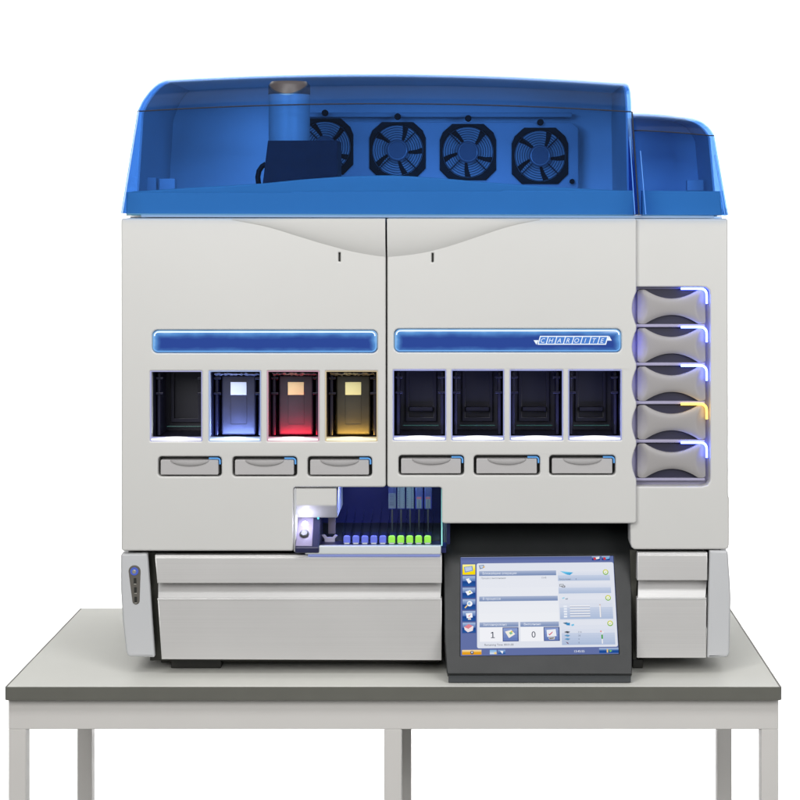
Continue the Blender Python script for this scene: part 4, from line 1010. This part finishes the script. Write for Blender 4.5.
# top right buttons and task bar
for k, a in enumerate((648, 690)):
    G_(a, 36, a + 34, 46, (190, 200, 222), (60, 90, 150), 4, 3); G_(a, 46, a + 34, 54, (24, 60, 130), (30, 70, 140), 4, 2)
    UI.disc(*K(a + 12, 47, 0, 0)[:2], 7, E(205, 60, 66), 6); P_([(a + 14, 42), (a + 31, 39), (a + 32, 47), (a + 18, 50)], E(230, 232, 236) if k == 0 else E(120, 180, 225), 5)
G_(96, 419, 176, 429, (244, 226, 190), (232, 180, 80), 4, 3); G_(96, 429, 176, 439, (222, 150, 24), (230, 164, 30), 4, 2)
UI.disc(*K(137, 430, 0, 0)[:2], 9, E(56, 62, 100), 5); UI.disc(*K(137, 429, 0, 0)[:2], 5, E(200, 205, 220), 6)
G_(210, 420, 238, 438, (120, 170, 220), (225, 232, 242), 4, 3); P_([(226, 432), (237, 428), (238, 438), (230, 438)], E(240, 210, 130), 5)
G_(244, 420, 274, 438, (150, 175, 215), (30, 80, 150), 4, 3); P_([(252, 424), (266, 426), (262, 437)], E(242, 244, 248), 5)
T_('13:45:55', 555, 434.5, 13, E(240, 243, 250))
G_(660, 418, 744, 428, (190, 204, 228), (70, 110, 170), 4, 3); G_(660, 428, 744, 439, (24, 66, 140), (36, 86, 160), 4, 2)
R_(691, 423, 697, 437, E(235, 200, 130), 5); P_([(702, 424), (714, 430), (703, 436)], E(120, 190, 90), 5)
UI.build('screen', mo)
for o in list(bpy.data.objects):
    if o.name.startswith('screen') and o.parent == mo: o['label'] = 'lit blue and white program screen'

# ================================================================== camera and light
cam = bpy.data.cameras.new('camera'); co = bpy.data.objects.new('camera', cam); COL.objects.link(co)
co.location = (0, -D0, CZ); co.rotation_euler = (math.radians(90), 0, 0)
cam.sensor_fit = 'HORIZONTAL'; cam.sensor_width = 36; cam.lens = 36 * F / 800
cam.shift_x = -(VX - 400) / 800; cam.shift_y = -(400 - VY) / 800
cam.clip_start = 0.1; cam.clip_end = 100
SC.camera = co

w = bpy.data.worlds.new('World'); SC.world = w; w.use_nodes = True
bg = w.node_tree.nodes.get('Background') or w.node_tree.nodes.new('ShaderNodeBackground')
bg.inputs[0].default_value = (1, 1, 1, 1); bg.inputs[1].default_value = 0.22
# lamps added to overexpose the backdrop to white
for x in (-1.7, 1.7):
    l = area('backdrop_lamp', (x, 1.5, 3.7), (0, 0, 0), 2.4, 0.6, 60, spread=130); aim(l, (x * .8, 3.0, 2.4))
l = area('backdrop_floor_lamp', (0, 1.6, 2.9), (0, 0, 0), 3.4, 0.3, 34, spread=85); aim(l, (0, 2.6, 0.0))
# soft boxes
l = area('key_softbox', (-1.6, -3.4, 2.7), (0, 0, 0), 1.8, 1.4, 80, (1, 0.99, 0.97)); aim(l, (0, 0.1, 1.2))
l = area('fill_softbox', (2.0, -3.2, 2.3), (0, 0, 0), 1.6, 1.6, 66, (1, 1, 1)); aim(l, (0, 0.1, 1.1))
l = area('tabletop_fill', (0, -2.0, 3.6), (0, 0, 0), 2.8, 0.8, 50); aim(l, (0, 0.0, 0.75))  # added high front light that brightens the tabletop
l = area('top_softbox', (0, 0.35, 3.5), (0, 0, 0), 2.8, 0.9, 5); aim(l, (0, 0.35, 0.7))

SC.view_settings.view_transform = 'Standard'; SC.view_settings.look = 'None'; SC.view_settings.exposure = 0; SC.view_settings.gamma = 1
SC.render.engine = 'CYCLES'
SC.cycles.transparent_max_bounces = 24; SC.cycles.max_bounces = 10; SC.cycles.use_denoising = True
SC.cycles.sample_clamp_indirect = 6
